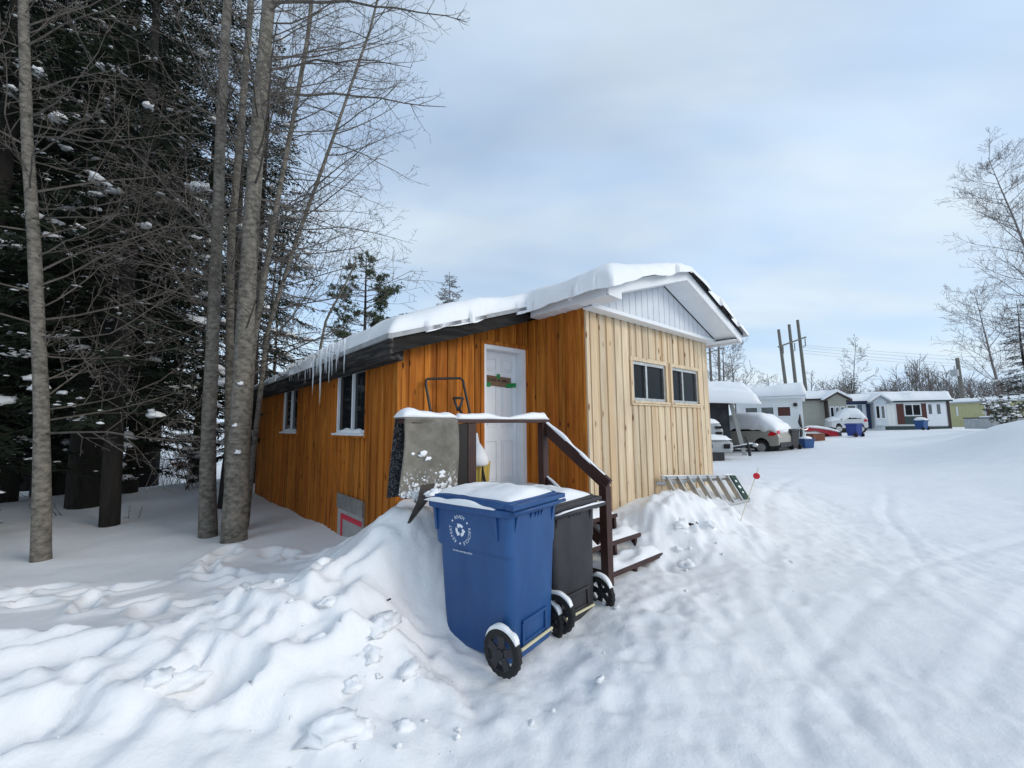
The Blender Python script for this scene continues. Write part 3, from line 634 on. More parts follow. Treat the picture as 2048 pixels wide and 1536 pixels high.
mb.prism([(-.045, -.05), (.045, -.05), (.045, NT - .0), (-.045, NT + .085)], lambda a, z: (-.815 - .045, -.855 - a * -1, z), lambda a, z: (-.815 + .045, -.855 - a * -1, z)); mb.v = [(x, y, (NT if z >= NT else z) + (.09 if (z > NT - .001 and y > -.855) else 0)) for x, y, z in mb.v]
mb.build('post', BROWN, porch, bevel=.004)
mb = MB(); mb.box(-2.15, -1.975, -.065, -.04, .55, RT - .045); mb.build('dark_panel', mat('near_black', (.012, .009, .009), rough=.6), porch)  # flat near-black panel flush left of the railing post
mb = MB(); mb.box(-2.68, -.80, -.085, .055, RT - .038, RT); rail = mb.build('rail', BROWN, porch, bevel=.004)
hr0, hr1 = Vector((-.845, -.0, RT - .06)), Vector((-.815, -.90, NT + .02))
mb = MB(); mb.beam(hr0, hr1, .05, .13); mb.build('handrail', BROWN, porch, bevel=.004)
mb = MB(); mb.beam((-.845, -.03, 1.05), (-.83, -.80, .52), .04, .12); mb.build('stringer', BROWN, porch)
up = Vector((0, .5, .84))
capstrip('rail_snow', porch, (-2.10, -.015, RT), (-.80, -.015, RT), .13, .075, 3, ends=.05)
capstrip('rail_snow', porch, hr0 + Vector((0, .02, .085)), hr1 + Vector((0, .02, .078)), .052, .035, 5, n=30)
capstrip('stringer_snow', porch, (-.845, -.03, 1.118), (-.83, -.62, .70), .045, .05, 6, n=14)
for k, (z, v) in enumerate(((.2, -.88), (.385, -.62), (.575, -.32))):
    u1 = (.24, .2, .16)[k]
    mb = MB(); mb.box(-.80, u1, v, v + .28, z - .045, z); tr = mb.build('tread', BROWN, porch, bevel=.004)
    n1, n2 = 26, 9; mb = MB(); V = []
    for j in range(n2 + 1):
        for i in range(n1 + 1):
            a, b = i / n1, j / n2; e = min(1, a / .06 + .1, (1 - a) / .08, b / .18 + .02, (1 - b) / .1 + .3)
            V.append((-.79 + (u1 + .78) * a, v + .012 + .26 * b, z + .003 + (.05 + .035 * float(fbm(np.array([a * 5]), np.array([b * 2 + k * 7]), 3, 8)[0])) * e))
    mb.add(V, [(j * (n1 + 1) + i, j * (n1 + 1) + i + 1, (j + 1) * (n1 + 1) + i + 1, (j + 1) * (n1 + 1) + i) for i in range(n1) for j in range(n2)]); mb.build('tread_snow', SNOW, tr, smooth=True, fix=False)
for u in (-.74, -.3, .12):
    mb = MB(); mb.prism([(-.86, -.1), (-.86, .15), (-.60, .15), (-.60, .335), (-.31, .335), (-.31, .525), (-.02, .525), (-.02, .7), (.0, .7), (.0, .35), (-.45, -.1)], lambda v, z: (u - .02, v, z), lambda v, z: (u + .02, v, z)); mb.build('stringer', BROWN, porch)
mb = MB()
for k in range(10): mb.box(-2.18 + k * .127, -2.07 + k * .127, .03, .05, .1, DZ - .21)
mb.build('skirting', CEMENT, porch)

# carpet hung over the rail end
carpet = thing('carpet', 'stiff grey brown carpet hung over the left end of the snowy rail', 'carpet', HO, HA)
mb = MB(); nu, nvv = 22, 30; V = []
for j in range(nvv + 1):
    q = j / nvv
    for i in range(nu + 1):
        p = i / nu; u = -2.69 + .53 * p
        Ln = .70 + .035 * math.sin(p * 9) + .02 * math.sin(p * 31) + (.10 * math.exp(-((p - .36) / .10) ** 2))
        drop = q * Ln
        if drop < .06: v, z = -.10 - drop * .5, RT + .012 - drop * .35
        else: v, z = -.13 - .10 * (drop - .06) + .035 * math.sin(p * 5.5 + drop * 2) + .03 * math.sin(p * 2 + 1), RT - .01 - (drop - .06)
        V.append((u - .07 * max(0, drop - .2) * (1 - p) + .015 * math.sin(drop * 6), v, z))
W_ = nu + 1
mb.add(V, [(j * W_ + i, j * W_ + i + 1, (j + 1) * W_ + i + 1, (j + 1) * W_ + i) for i in range(nu) for j in range(nvv)])
o = mb.build('hanging_flap', CARPET, carpet, smooth=True, fix=False); md = o.modifiers.new('s', 'SOLIDIFY'); md.thickness = .012
mb = MB(); V = []
for j in range(21):
    q = j / 20
    for i in range(9):
        p = i / 8; drop = q * .72; V.append((-2.69 + .53 * p - .02 * drop, .065 + .16 * drop + .02 * math.sin(p * 6), RT + .005 - drop))
mb.add(V, [(j * 9 + i, j * 9 + i + 1, (j + 1) * 9 + i + 1, (j + 1) * 9 + i) for i in range(8) for j in range(20)])
o = mb.build('hanging_flap', CARPETD, carpet, smooth=True, fix=False, label='dark pile side speckled with snow'); md = o.modifiers.new('s', 'SOLIDIFY'); md.thickness = .014
mb = MB(); mb.box(-2.69, -2.16, -.105, .07, RT + .004, RT + .016); mb.build('fold', CARPET, carpet)
capstrip('snow_cover', carpet, (-2.70, -.02, RT + .017), (-2.12, -.02, RT + .012), .2, .105, 9, n=30, ends=.1)
mb = MB(); rg = random.Random(2)
for k in range(46):
    p = .15 + .7 * rg.random(); d = .73 - abs(rg.gauss(0, .055)) if k < 38 else rg.uniform(.35, .6)
    u = -2.69 + .52 * p - .05 * (1 - p); z = RT - d + .05
    v = -.13 - .10 * (d - .06) + .035 * math.sin(p * 5.5 + d * 2) + .03 * math.sin(p * 2 + 1) - .010
    r = rg.uniform(.006, .026)
    mb.blob((u, v, z), r * 1.5, r * .35, r * .9, k, 11, 7, .9, flat=1)
o = mb.build('clinging_snow', SNOW, carpet, smooth=True, fix=False); o['kind'] = 'stuff'

mb = MB(); pts = [at(856, 968, 3.60), at(846, 1000, 3.55), at(832, 1022, 3.5), at(817, 1046, 3.47)]; V = []
for i, p in enumerate(pts): w_ = (.07, .055, .035, .012)[i]; V += [p - HO - ex * w_, p - HO + ex * w_]
V = [(v.dot(ex), v.dot(hx), v.z) for v in V]
mb.add(V, [(2 * i, 2 * i + 1, 2 * i + 3, 2 * i + 2) for i in range(3)]); o = mb.build('torn_strip', mat('wet_carpet', (.03, .026, .022), (.09, .08, .07), .9, 12), carpet, fix=False); md = o.modifiers.new('s', 'SOLIDIFY'); md.thickness = .01
# snow scoop and shovel standing on the deck
scoop = thing('snow_scoop', 'black tubular U handle of a sleigh scoop rising behind the snowy rail', 'snow scoop')
Y1 = 5.0
a, b, c, d = at(866, 850, Y1 - .1), at(850, 760, Y1), at(925, 758, Y1 + .18), at(945, 850, Y1 + .05)
def dn(p, q, z): t = (z - p.z) / (q.z - p.z); return p + (q - p) * t
mb = MB(); pts = [dn(b, a, 1.0), a, b + (a - b) * .1, b + Vector((.012, 0, .015)) + (a - b) * .02, b + (c - b) * .07 + Vector((0, 0, .012)), c + (b - c) * .07 + Vector((0, 0, .012)), c + (d - c) * .03, c + (d - c) * .12, d, dn(c, d, 1.0)]
mb.tube(pts, .0165, 8); mb.build('handle', BLACKM, scoop, smooth=True)
p0, p1 = pts[0], pts[-1]; n_ = (p1 - p0).cross(Vector((0, 0, 1))).normalized()
mb = MB(); q = [p0 + Vector((0, 0, -.02)), p1 + Vector((0, 0, -.02)), p1 + n_ * .06 + Vector((0, 0, -.17)), p0 + n_ * .06 + Vector((0, 0, -.17))]
mb.add(q + [v + n_ * -.01 for v in q], [(0, 1, 2, 3), (7, 6, 5, 4), (0, 4, 5, 1), (1, 5, 6, 2), (2, 6, 7, 3), (3, 7, 4, 0)]); mb.build('pan', BLACKP, scoop)
shovel = thing('shovel', 'yellow ribbed plastic shovel with black D grip behind the brown railing post', 'shovel')
Y2 = 4.95
gt, sh, bt = at(917, 797, Y2 + .12), at(952, 885, Y2), at(962, 990, Y2 - .05)
mb = MB(); mb.tube([at(906, 796, Y2 + .12), at(927, 796, Y2 + .12)], .016, 8); mb.tube([at(907, 796, Y2 + .12), at(913, 812, Y2 + .1), at(917, 822, Y2 + .1)], [.015, .016, .02], 8); mb.tube([at(926, 796, Y2 + .12), at(921, 812, Y2 + .1), at(917, 822, Y2 + .1)], [.015, .016, .02], 8); mb.build('grip', BLACKP, shovel, smooth=True)
mb = MB(); mb.tube([at(917, 815, Y2 + .1), sh, at(958, 915, Y2 - .02)], .014, 8); mb.build('shaft', BLACKM, shovel, smooth=True)
mb = MB(); cols = 25; V = []
for j in range(9):
    for i in range(cols):
        t = j / 8; px = 937 + (980 - 937) * i / (cols - 1); cxm = 958; px = cxm + (px - cxm) * (1 - .22 * t)
        p = at(px, 922 + 68 * t, Y2 - .03 + .012 * math.sin(i / (cols - 1) * 2 * PI * 5) + .1 * ((i / (cols - 1) - .5) * 2) ** 2); V.append(p)
mb.add(V, [(j * cols + i, j * cols + i + 1, (j + 1) * cols + i + 1, (j + 1) * cols + i) for i in range(cols - 1) for j in range(8)])
o = mb.build('blade', YELLOW, shovel, smooth=True, fix=False); md = o.modifiers.new('s', 'SOLIDIFY'); md.thickness = .006
mb = MB(); pts = [at(953, 866, Y2 - .03), at(954, 885, Y2 - .03), at(957, 900, Y2 - .03), at(957, 914, Y2 - .03), at(957, 926, Y2 - .03), at(957, 931, Y2 - .03)]
mb.tube(pts, [.012, .03, .07, .11, .125, .10], 12); mb.build('snow_heap', SNOW, shovel, smooth=True)

# ------------------------------------------------------------------ wheeled bins
def rrect(w, l, z, r=.06, n=5, cy=0):
    out = []
    for cx, sy, a0 in ((1, 1, 0), (-1, 1, 90), (-1, -1, 180), (1, -1, 270)):
        for k in range(n): a = R(a0 + 90 * k / (n - 1)); out.append((cx * (w / 2 - r) + r * math.cos(a), cy + sy * (l / 2 - r) + r * math.sin(a), z))
    return out
def wheel(parent, x, y, z, r, side, seed):
    # spins about local x
    mb = MB(); n = 40; w = .05
    prof = [(.70, -.5), (.93, -.5), (1, -.32), (1, .32), (.93, .5), (.70, .5)]
    o = 0
    loops = []
    for k in range(n):
        a = 2 * PI * k / n; ll = []
        for pr, px in prof:
            q = pr * r * (1.0 if pr < .95 else (1.035 if k % 2 else .985)); ll.append((x + px * w, y + q * math.cos(a), z + q * math.sin(a)))
        loops.append(ll)
    loops.append(loops[0]); mb.loft(loops, cap=False); wh = mb.build('wheel', RUBBER, parent, smooth=False)
    mb = MB()
    for k in range(5):
        a = 2 * PI * k / 5 + seed; a2 = a + .22
        ca, sa = math.cos(a), math.sin(a); tx, ty = -sa, ca
        for s_ in (-1, 1):
            pass
        P0 = [(.03, -.022), (.72 * r, -.03), (.72 * r, .03), (.03, .022)]
        mb.prism(P0, lambda p, q: (x + side * .012, y + p * ca + q * tx, z + p * sa + q * ty), lambda p, q: (x + side * .026, y + p * ca + q * tx, z + p * sa + q * ty))
    mb.tube([(x - side * .02, y, z), (x + side * .032, y, z)], [.034, .028], 14)
    ring = [[(x + dx, y + rr * r * math.cos(2 * PI * k / n), z + rr * r * math.sin(2 * PI * k / n)) for rr, dx in ((.66, .018 * side), (.72, .018 * side), (.72, -.018 * side), (.66, -.018 * side))] for k in range(n + 1)]
    mb.loft(ring, cap=False); mb.build('rim', BLACKP, wh)
    # snow on the tyre
    mb = MB(); loops = []
    for k in range(17):
        t = k / 16; a = R(28 + 120 * t) if side < 0 else R(28 + 120 * t); hh = .026 * math.sin(PI * t) ** .5 * (.7 + .5 * vn(t * 7, seed, 3)) + .002
        loops.append([(x - w * .5, y + r * math.cos(a), z + r * math.sin(a)), (x + w * .5, y + r * math.cos(a), z + r * math.sin(a)), (x + w * .4, y + (r + hh) * math.cos(a), z + (r + hh) * math.sin(a)), (x - w * .4, y + (r + hh) * math.cos(a), z + (r + hh) * math.sin(a))])
    mb.loft(loops); mb.build('tyre_snow', SNOW, wh, smooth=True)
def bin_(name, label, m, loc, rz, W=.60, Lg=.80, Ht=1.10, wide_handle=False, emblem=False, snow=.05):
    root = thing(name, label, 'wheeled bin', loc, rz)
    S = Ht / 1.10
    sec = [(z, a, b, Lg * .5 * (1 - b) - .035 * (1 - z)) for z, a, b in ((.02, .80, .76), (.06, .83, .80), (.26, .85, .84), (.60, .885, .885), (.70, .895, .895), (.725, .94, .93), (1.00, .985, .975), (1.005, 1.0, 1.0))]
    mb = MB(); mb.loft([rrect(W * a, Lg * b, z * S, .065, 6, -c) for z, a, b, c in sec]); body = mb.build('body', m, root, smooth=False, bevel=.006)
    mb = MB(); mb.loft([rrect(W + .02, Lg + .02, .985 * S, .07, 6), rrect(W + .045, Lg + .045, .99 * S, .075, 6), rrect(W + .05, Lg + .05, 1.035 * S, .075, 6), rrect(W + .02, Lg + .02, 1.04 * S, .07, 6)]); mb.build('rim', m, root, bevel=.004)
    # gusset fins under the rim
    yb = -Lg / 2
    for x in (-W * .36, W * .36):
        MB().prism([(0, .985 * S), (-.02, .985 * S), (.012, .84 * S), (.03, .72 * S), (.045, .72 * S), (.04, .985 * S)], lambda y, z: (x - .012, yb + y, z), lambda y, z: (x + .012, yb + y, z)).build('rib', m, root)
    for x in (-.06, .0, .04, .08):
        MB().prism([(.03, .985 * S), (-.02, .985 * S), (.025, .89 * S)], lambda y, z: (x - .006, yb + y, z), lambda y, z: (x + .006, yb + y, z)).build('rib', m, root)
    for y in (-Lg * .36, Lg * .40):
        MB().prism([(0, .985 * S), (-.018, .985 * S), (.006, .82 * S), (.03, .82 * S)], lambda q, z: (-W / 2 + q, y - .013, z), lambda q, z: (-W / 2 + q, y + .013, z)).build('rib', m, root)
        MB().prism([(0, .985 * S), (.018, .985 * S), (-.006, .82 * S), (-.03, .82 * S)], lambda q, z: (W / 2 + q, y - .013, z), lambda q, z: (W / 2 + q, y + .013, z)).build('rib', m, root)
    # wheel arches, axle recess and strip on the wheel side
    mb = MB(); ybm = -Lg * .5 + .034
    mb.box(-W * .20, W * .20, ybm - .018, ybm + .05, .11, .13); mb.box(-W * .24, -W * .20, ybm - .022, ybm + .05, .07, .26); mb.box(W * .20, W * .24, ybm - .022, ybm + .05, .07, .26); mb.box(-W * .24, W * .24, ybm - .03, ybm + .05, .26, .28)
    mb.box(-W * .2, W * .2, ybm + .0, ybm + .05, .06, .11)
    mb.build('axle_housing', m, root, bevel=.006)
    mb = MB(); mb.tube([(-W * .30, ybm - .035, .105), (W * .30, ybm - .035, .105)], .011, 8); mb.build('axle', FIBRE if emblem else FIBRE, root)
    for sd in (-1, 1): wheel(root, sd * (W * .5 + .025), ybm + .005, .148, .152, sd, 1.3 * sd + (.4 if emblem else 0))
    # lid: shallow dome with a lip, hinge on the wheel side
    mb = MB(); z0 = 1.042 * S
    mb.loft([rrect(W + .03, Lg + .0, z0, .07, 6, -.01), rrect(W + .035, Lg + .01, z0 + .02, .07, 6, -.012), rrect(W + .02, Lg - .01, z0 + .045, .08, 6, -.015), rrect(W - .10, Lg - .16, z0 + .058, .12, 6, -.02), rrect(W - .3, Lg - .4, z0 + .062, .1, 6, -.02)])
    mb.box(-W / 2 - .015, W / 2 + .015, -Lg / 2 - .06, -Lg / 2 + .02, z0 + .0, z0 + .035)
    lid = mb.build('lid', m, root, bevel=.006)
    mb = MB()
    if wide_handle:
        mb.tube([(-W / 2 - .03, -Lg / 2 - .075, z0 - .03), (W / 2 + .03, -Lg / 2 - .075, z0 - .03)], .019, 10)
        for x in (-W * .38, W * .38): mb.box(x - .03, x + .03, -Lg / 2 - .075, -Lg / 2 + .02, z0 - .055, z0 - .025)
    else:
        mb.tube([(-W / 2 - .01, -Lg / 2 - .055, z0 - .02), (W / 2 + .01, -Lg / 2 - .055, z0 - .02)], .014, 10)
    hd = mb.build('handle', m, root, smooth=True)
    if wide_handle: capstrip('handle_snow', hd, (-W / 2 - .02, -Lg / 2 - .075, z0 - .014), (W / 2 + .02, -Lg / 2 - .075, z0 - .014), .03, .018, 31, n=20)
    # snow on lid
    mb = MB(); n1, n2 = 30, 36; V = []
    for j in range(n2 + 1):
        for i in range(n1 + 1):
            a, b = i / n1 * 2 - 1, j / n2 * 2 - 1
            x, y = a * (W / 2 - .012), b * (Lg / 2 - .02) - .02
            e = max(0, 1 - abs(a) ** 7) * max(0, 1 - abs(b) ** 9)
            V.append((x, y, z0 + .045 + (e - 1) * .02 + (.016 + snow * (1 - .6 * a * a) * (.8 + .35 * float(fbm(np.array([x * 4]), np.array([y * 4 + Ht * 3]), 3, 14)[0]))) * e ** .5))
    mb.add(V, [(j * (n1 + 1) + i, j * (n1 + 1) + i + 1, (j + 1) * (n1 + 1) + i + 1, (j + 1) * (n1 + 1) + i) for i in range(n1) for j in range(n2)]); mb.build('lid_snow', SNOW, lid, smooth=True, fix=False)
    for sd in ((-1,) if emblem else ()):
        capstrip('rim_snow', root, (-W / 2 - .018, -Lg / 2 + .10, 1.037 * S), (-W / 2 - .018, Lg / 2 + .02, 1.037 * S), .05, .035, 17, n=24)
        mb = MB()
        for k in range(9): mb.blob((-W / 2 + rg.uniform(.0, .12), Lg / 2 - rg.uniform(-.02, .08), z0 + .02 + rg.uniform(0, .03)), .05 * rg.uniform(.6, 1.2), .04, .025, k, 9, 6, .5)
        mb.build('lid_snow', SNOW, lid, smooth=True)
    if emblem:
        # printed on the side facing away from the steps: (-x face)
        cy_, cz = .07, .845 * S; xs = lambda z: -(W / 2) * (.93 + (.985 - .93) * (z / S - .715) / .285) - .0035
        Te = lambda a, b: (xs(cz + b), cy_ - a, cz + b)      # a: rightwards as seen
        mb = MB(); k = 0; rad = .100
        txt = [('READY', 90), ('RECYCLE', -28), ('REPEAT', 205)]
        for word, mid in txt:
            st = 13.2; n0 = len(word); mb = MB()
            for q, ch in enumerate(word):
                an = R(mid + (n0 - 1) / 2 * st - q * st); vs, fs = text_mesh(ch, .036); ro = an - PI / 2
                mb.add([(lambda p: (p[0] - z * .5, p[1], p[2]))(Te(rad * math.cos(an) + x * math.cos(ro) - y * math.sin(ro), rad * math.sin(an) + x * math.sin(ro) + y * math.cos(ro))) for x, y, z in vs], fs)
            mb.build('printed_word', DECAL, root, fix=False)
        for an in (39, 141, 268):
            mb = MB(); mb.add([Te(rad * math.cos(R(an)) + .008 * math.cos(q * PI / 4), rad * math.sin(R(an)) + .008 * math.sin(q * PI / 4)) for q in range(8)], [tuple(range(8))]); mb.build('printed_dot', DECAL, root, fix=False)
        mb = MB()
        # three chasing arrows
        for t in range(3):
            def arc(r, d): an = R(90 + 120 * t + d); return Te(r * math.cos(an), r * math.sin(an))
            pts = [(20, d) for d in range(-52, 26, 12)]
            inn, out = .024, .048
            ds = list(range(-50, 27, 11)); pl = [arc(out, d) for d in ds] + [arc(out + .009, 26), arc(.036, 56), arc(inn - .008, 26)] + [arc(inn, d) for d in ds[::-1]]
            mb.add(pl, [tuple(range(len(pl)))])
        mb.build('recycling_arrows', DECAL, root, fix=False); mb = MB()
        vs, fs = text_mesh('circularmaterials.ca/ON', .021)
        mb.add([(lambda p: (p[0] - z * .5, p[1], p[2]))(Te(x + .016, y - .158)) for x, y, z in vs], fs)
        mb.build('printed_address', DECAL, root, fix=False)
    return root
def ang(d): return R(90 - d)
def place_bin(near_corner, yaw, W, Lg, z):
    e_ = Vector((math.sin(R(yaw)), math.cos(R(yaw)), 0)); h_ = Vector((-e_.y, e_.x, 0))
    c = Vector((*near_corner, 0)) + e_ * (W / 2) + h_ * (Lg / 2); c.z = z; return c
bb = bin_('recycling_bin', 'blue wheeled recycling bin with white round emblem and snowy lid', BLUEP, place_bin((-.035, 2.93), 37.5, .67, .82, .03), ang(37.5), W=.67, Lg=.82, Ht=1.14, emblem=True)
kb = bin_('garbage_bin', 'black wheeled bin between the blue bin and the brown newel post', BLACKP, place_bin((.345, 3.55), 50.5, .61, .78, -.02), ang(50.5), W=.61, Lg=.78, Ht=1.07, wide_handle=True, snow=.06)

kb.rotation_euler.y = -.06
# ------------------------------------------------------------------ ladder, marker stake
lad = thing('step_ladder', 'aluminium step ladder lying on its edge against the pale wall', 'ladder')
def Hl(u, v, z): return H(u, v, z)
ta, tb_ = Hl(1.62, -.12, .87), Hl(3.16, -.60, .80)
la, lb = Hl(1.45, -.50, .40), Hl(3.0, -.86, .47)
mb = MB(); mb.beam(ta, tb_, .03, .07, up=(la - ta)); mb.build('side_rail', ALU, lad); mb = MB(); mb.beam(la, lb, .03, .07, up=(la - ta)); mb.build('side_rail', ALU, lad)
nrm = (tb_ - ta).cross(la - ta).normalized()
for k in range(7):
    t = .06 + .82 * k / 6; p, q = ta + (tb_ - ta) * t, la + (lb - la) * t
    mb = MB(); mb.beam(p, q, .03, .08, up=nrm); mb.build('step', ALU, lad)
p, q = ta + (tb_ - ta) * .955, la + (lb - la) * .955
dd = (tb_ - ta).normalized()
mb = MB(); a4 = [p - dd * .06, p + dd * .07, q + dd * .07, q - dd * .06]; mb.add([x + nrm * .05 for x in a4] + [x - nrm * .03 for x in a4], [(0, 1, 2, 3), (7, 6, 5, 4), (0, 4, 5, 1), (1, 5, 6, 2), (2, 6, 7, 3), (3, 7, 4, 0)]); cap = mb.build('top_cap', GREENP, lad, bevel=.006)
mb = MB()
for t, r_ in ((.25, .022), (.5, .03), (.72, .018)):
    for s_ in (1, -1):
        c = p + (q - p) * t + nrm * (.0515 if s_ > 0 else -.0315); x_ = dd; y_ = (q - p).normalized()
        mb.add([c + x_ * (r_ * math.cos(k * PI / 6)) + y_ * (r_ * math.sin(k * PI / 6)) for k in range(12)], [tuple(range(12))])
mb.build('cap_hole_snow', SNOW, cap, fix=False)
mb = MB(); bk = nrm * (-.16 if nrm.dot(hx) < 0 else .16)
mb.beam(ta + bk, tb_ + bk * .3, .025, .045, up=(la - ta)); mb.build('rear_rail', ALU, lad); mb = MB(); mb.beam(la + bk * .6, lb + bk * .2, .025, .045, up=(la - ta)); mb.build('rear_rail', ALU, lad)
capstrip('ladder_snow', lad, ta + Vector((0, 0, .02)), tb_ + Vector((0, 0, .02)), .03, .02, 41, n=20)
mk = thing('driveway_marker', 'thin leaning marker stake with round red reflector beside the snow mound', 'marker stake')
p0, p1 = at(1474, 1062, 5.75), at(1517, 935, 5.75)
p0.z = min(p0.z, g(p0.x, p0.y) - .02)
mb = MB(); mb.tube([p0, p1], .0045, 6); mb.build('stake', FIBRE, mk)
c = at(1513, 952, 5.73); n_ = Vector((-c.x, -c.y, 1.7 - c.z)).normalized(); x_ = n_.orthogonal().normalized(); y_ = n_.cross(x_)
mb = MB(); mb.loft([[c + n_ * d_ + x_ * (.042 * s_ * math.cos(k * PI / 12)) + y_ * (.042 * s_ * math.sin(k * PI / 12)) for k in range(24)] for d_, s_ in ((-.006, 1), (.004, 1), (.008, .85))]); mb.build('reflector', RED, mk)

rt = random.Random(77)
def stick(name, label, cat, px, py, Y, L, r, rz, tilt):
    p = at(px, py, Y); p.z = g(p.x, p.y) - .01; mb = MB(); d = Vector((math.cos(rz) * math.cos(tilt), math.sin(rz) * math.cos(tilt), math.sin(tilt)))
    mb.tube([d * (L * (i / 5 - .25)) + Vector((rt.gauss(0, r), rt.gauss(0, r), rt.gauss(0, r))) for i in range(6)], [r * (1.1 - .13 * i) for i in range(6)], 6)
    o = mb.build(name, BARKD, smooth=True); o.location = p; tag(o, label, cat)
stick('wood_chip', 'small dark wood chip lying on the snow mound beside the steps', 'wood chip', 1380, 1065, 5.3, .12, .016, .4, .2)
stick('twig', 'dark twig poking out of the snow bank at the left picture edge', 'twig', 12, 1455, 1.95, .09, .006, 1.0, .35)
stick('twig', 'thin pale twig half buried in the bank left of the blue bin', 'twig', 775, 1155, 3.15, .2, .006, 2.2, -.2)
exec_trees = True
# ------------------------------------------------------------------ trees
def path(p, d, L, n, wig, rng, bend=(0, 0, 0)):
    pts = [Vector(p)]; d = Vector(d).normalized(); b = Vector(bend)
    for i in range(n):
        d = (d + Vector((rng.gauss(0, wig), rng.gauss(0, wig), rng.gauss(0, wig))) + b / n).normalized(); pts.append(pts[-1] + d * (L / n))
    return pts
def lerp_path(pts, t):
    f = t * (len(pts) - 1); i = min(int(f), len(pts) - 2); return pts[i].lerp(pts[i + 1], f - i), (pts[i + 1] - pts[i]).normalized()
def side_dir(d, ang_, az):
    x = d.orthogonal().normalized(); y = d.cross(x); return (d * math.cos(ang_) + (x * math.cos(az) + y * math.sin(az)) * math.sin(ang_)).normalized()
def limbs(mb, p, d, L, r, depth, rng, dens=1.0, spur=True, rmin=.0025, up=.25):
    n = 6 if depth > 1 else 4
    pts = path(p, d, L, n, .10, rng, (0, 0, up)); rad = [max(rmin, r * (1 - .8 * i / n)) for i in range(n + 1)]
    mb.tube(pts, rad, 5 if r > .02 else 3, cap=False)
    if depth > 0:
        k = max(2, int(L * dens * (5.2 if depth > 1 else 8.0)))
        for i in range(k):
            t = .18 + .8 * (i + rng.random()) / k; q, dd = lerp_path(pts, min(t, .99))
            limbs(mb, q, side_dir(dd, rng.uniform(.6, 1.15), rng.uniform(0, 2 * PI)), L * rng.uniform(.22, .48) * (1.15 - .55 * t), max(rmin, r * .5 * (1 - .6 * t)), depth - 1, rng, dens, spur, rmin, up * .8)
    elif spur:
        for i in range(int(L * 10)):
            t = rng.random(); q, dd = lerp_path(pts, t); e_ = q + side_dir(dd, rng.uniform(.7, 1.3), rng.uniform(0, 6.28)) * rng.uniform(.015, .05)
            mb.tube([q, e_], [rmin, rmin * 1.1], 3, cap=False)
def trunk_mesh(pts, rad, bumps=.05, seed=0, n=14, flare=True):
    mb = MB(); P2 = []
    N = 40
    for i in range(N + 1):
        q, _ = lerp_path(pts, i / N); P2.append(q)
    R2 = [np.interp(i / N, np.linspace(0, 1, len(rad)), rad) for i in range(N + 1)]
    mb.tube(P2, R2, n)
    out = []
    for v in mb.v:
        k = mnoise.noise(Vector(v) * 2.2 + Vector((seed, 0, 0))) * bumps * .6 + mnoise.noise(Vector(v) * 9 + Vector((seed, 5, 0))) * bumps * .3
        i = min(range(0, len(P2), 1), key=lambda j: abs(P2[j].z - v[2])); c = P2[i]
        out.append((c.x + (v[0] - c.x) * (1 + k), c.y + (v[1] - c.y) * (1 + k), v[2]))
    mb.v = out; return mb
def aspen(label, pix, r0, top_h, seed, Ys, branch_from=2.2, nb=34, blen=(1.2, 2.6), lateral=None, group='grey barked bare trees left of the cabin', rtop=.05, extra=None, dens=1.0, name='bare_tree', bark=BARK):
    rng = random.Random(seed)
    pts = [at(px, py, Y) for (px, py), Y in zip(pix, Ys)]
    base = pts[0].copy(); base.z = g(base.x, base.y); pts[0].z = base.z - .12
    d = (pts[-1] - pts[-2]).normalized(); q = pts[-1].copy()
    while q.z < top_h: q = q + (d * .8 + Vector((0, 0, .25)) + Vector((rng.gauss(0, .03), rng.gauss(0, .03), 0))); pts.append(q.copy())
    L = [0]
    for a, b in zip(pts[:-1], pts[1:]): L.append(L[-1] + (b - a).length)
    # resample evenly
    rp = []; N = 30
    for i in range(N + 1):
        s = L[-1] * i / N; j = max(k for k in range(len(L)) if L[k] <= s + 1e-9); j = min(j, len(pts) - 2)
        rp.append(pts[j].lerp(pts[j + 1], (s - L[j]) / max(1e-6, L[j + 1] - L[j])))
    root = thing(name, label, 'tree', base, 0, group)
    rp = [p - base for p in rp]
    rad = [r0 * 1.2, r0 * 1.02] + [r0 + (rtop - r0) * (i / 12) ** .62 for i in range(1, 13)]
    trunk_mesh(rp, rad, .10, seed).build('trunk', bark, root, smooth=True)
    mb = MB()
    for k in range(nb):
        t0 = branch_from / top_h; t = t0 + (1 - t0) * (k + rng.random()) / nb
        q, dd = lerp_path(rp, min(t, .995)); az = rng.uniform(0, 2 * PI); rise = rng.uniform(-.05, .55)
        dr = Vector((math.cos(az), math.sin(az), rise))
        if lateral and rng.random() < .5: dr = Vector((lateral[0] + rng.gauss(0, .35), lateral[1] + rng.gauss(0, .35), rise))
        LL = rng.uniform(*blen) * (1.1 - .55 * t); limbs(mb, q, dr, LL, .0035 + .0055 * LL, 2, rng, dens)
    for (px0, py0, Y0), (px1, py1, Y1), rr in (extra or []):
        a, b = at(px0, py0, Y0) - base, at(px1, py1, Y1) - base; n = 8
        pp = [a.lerp(b, i / n) + Vector((0, 0, .12 * math.sin(PI * i / n))) + Vector((rng.gauss(0, .02), rng.gauss(0, .02), rng.gauss(0, .02))) for i in range(n + 1)]
        mb.tube(pp, [rr * (1 - .8 * i / n) for i in range(n + 1)], 5, cap=False)
        for k in range(int((b - a).length * 4)):
            q, dd = lerp_path(pp, .2 + .8 * rng.random()); limbs(mb, q, side_dir(dd, rng.uniform(.5, 1.1), rng.uniform(0, 6.28)), rng.uniform(.3, .8), .008, 1, rng, dens)
    mb.build('crown', TWIG, root, fix=False)
    return root
GA = 'grey barked bare trees left of the cabin'
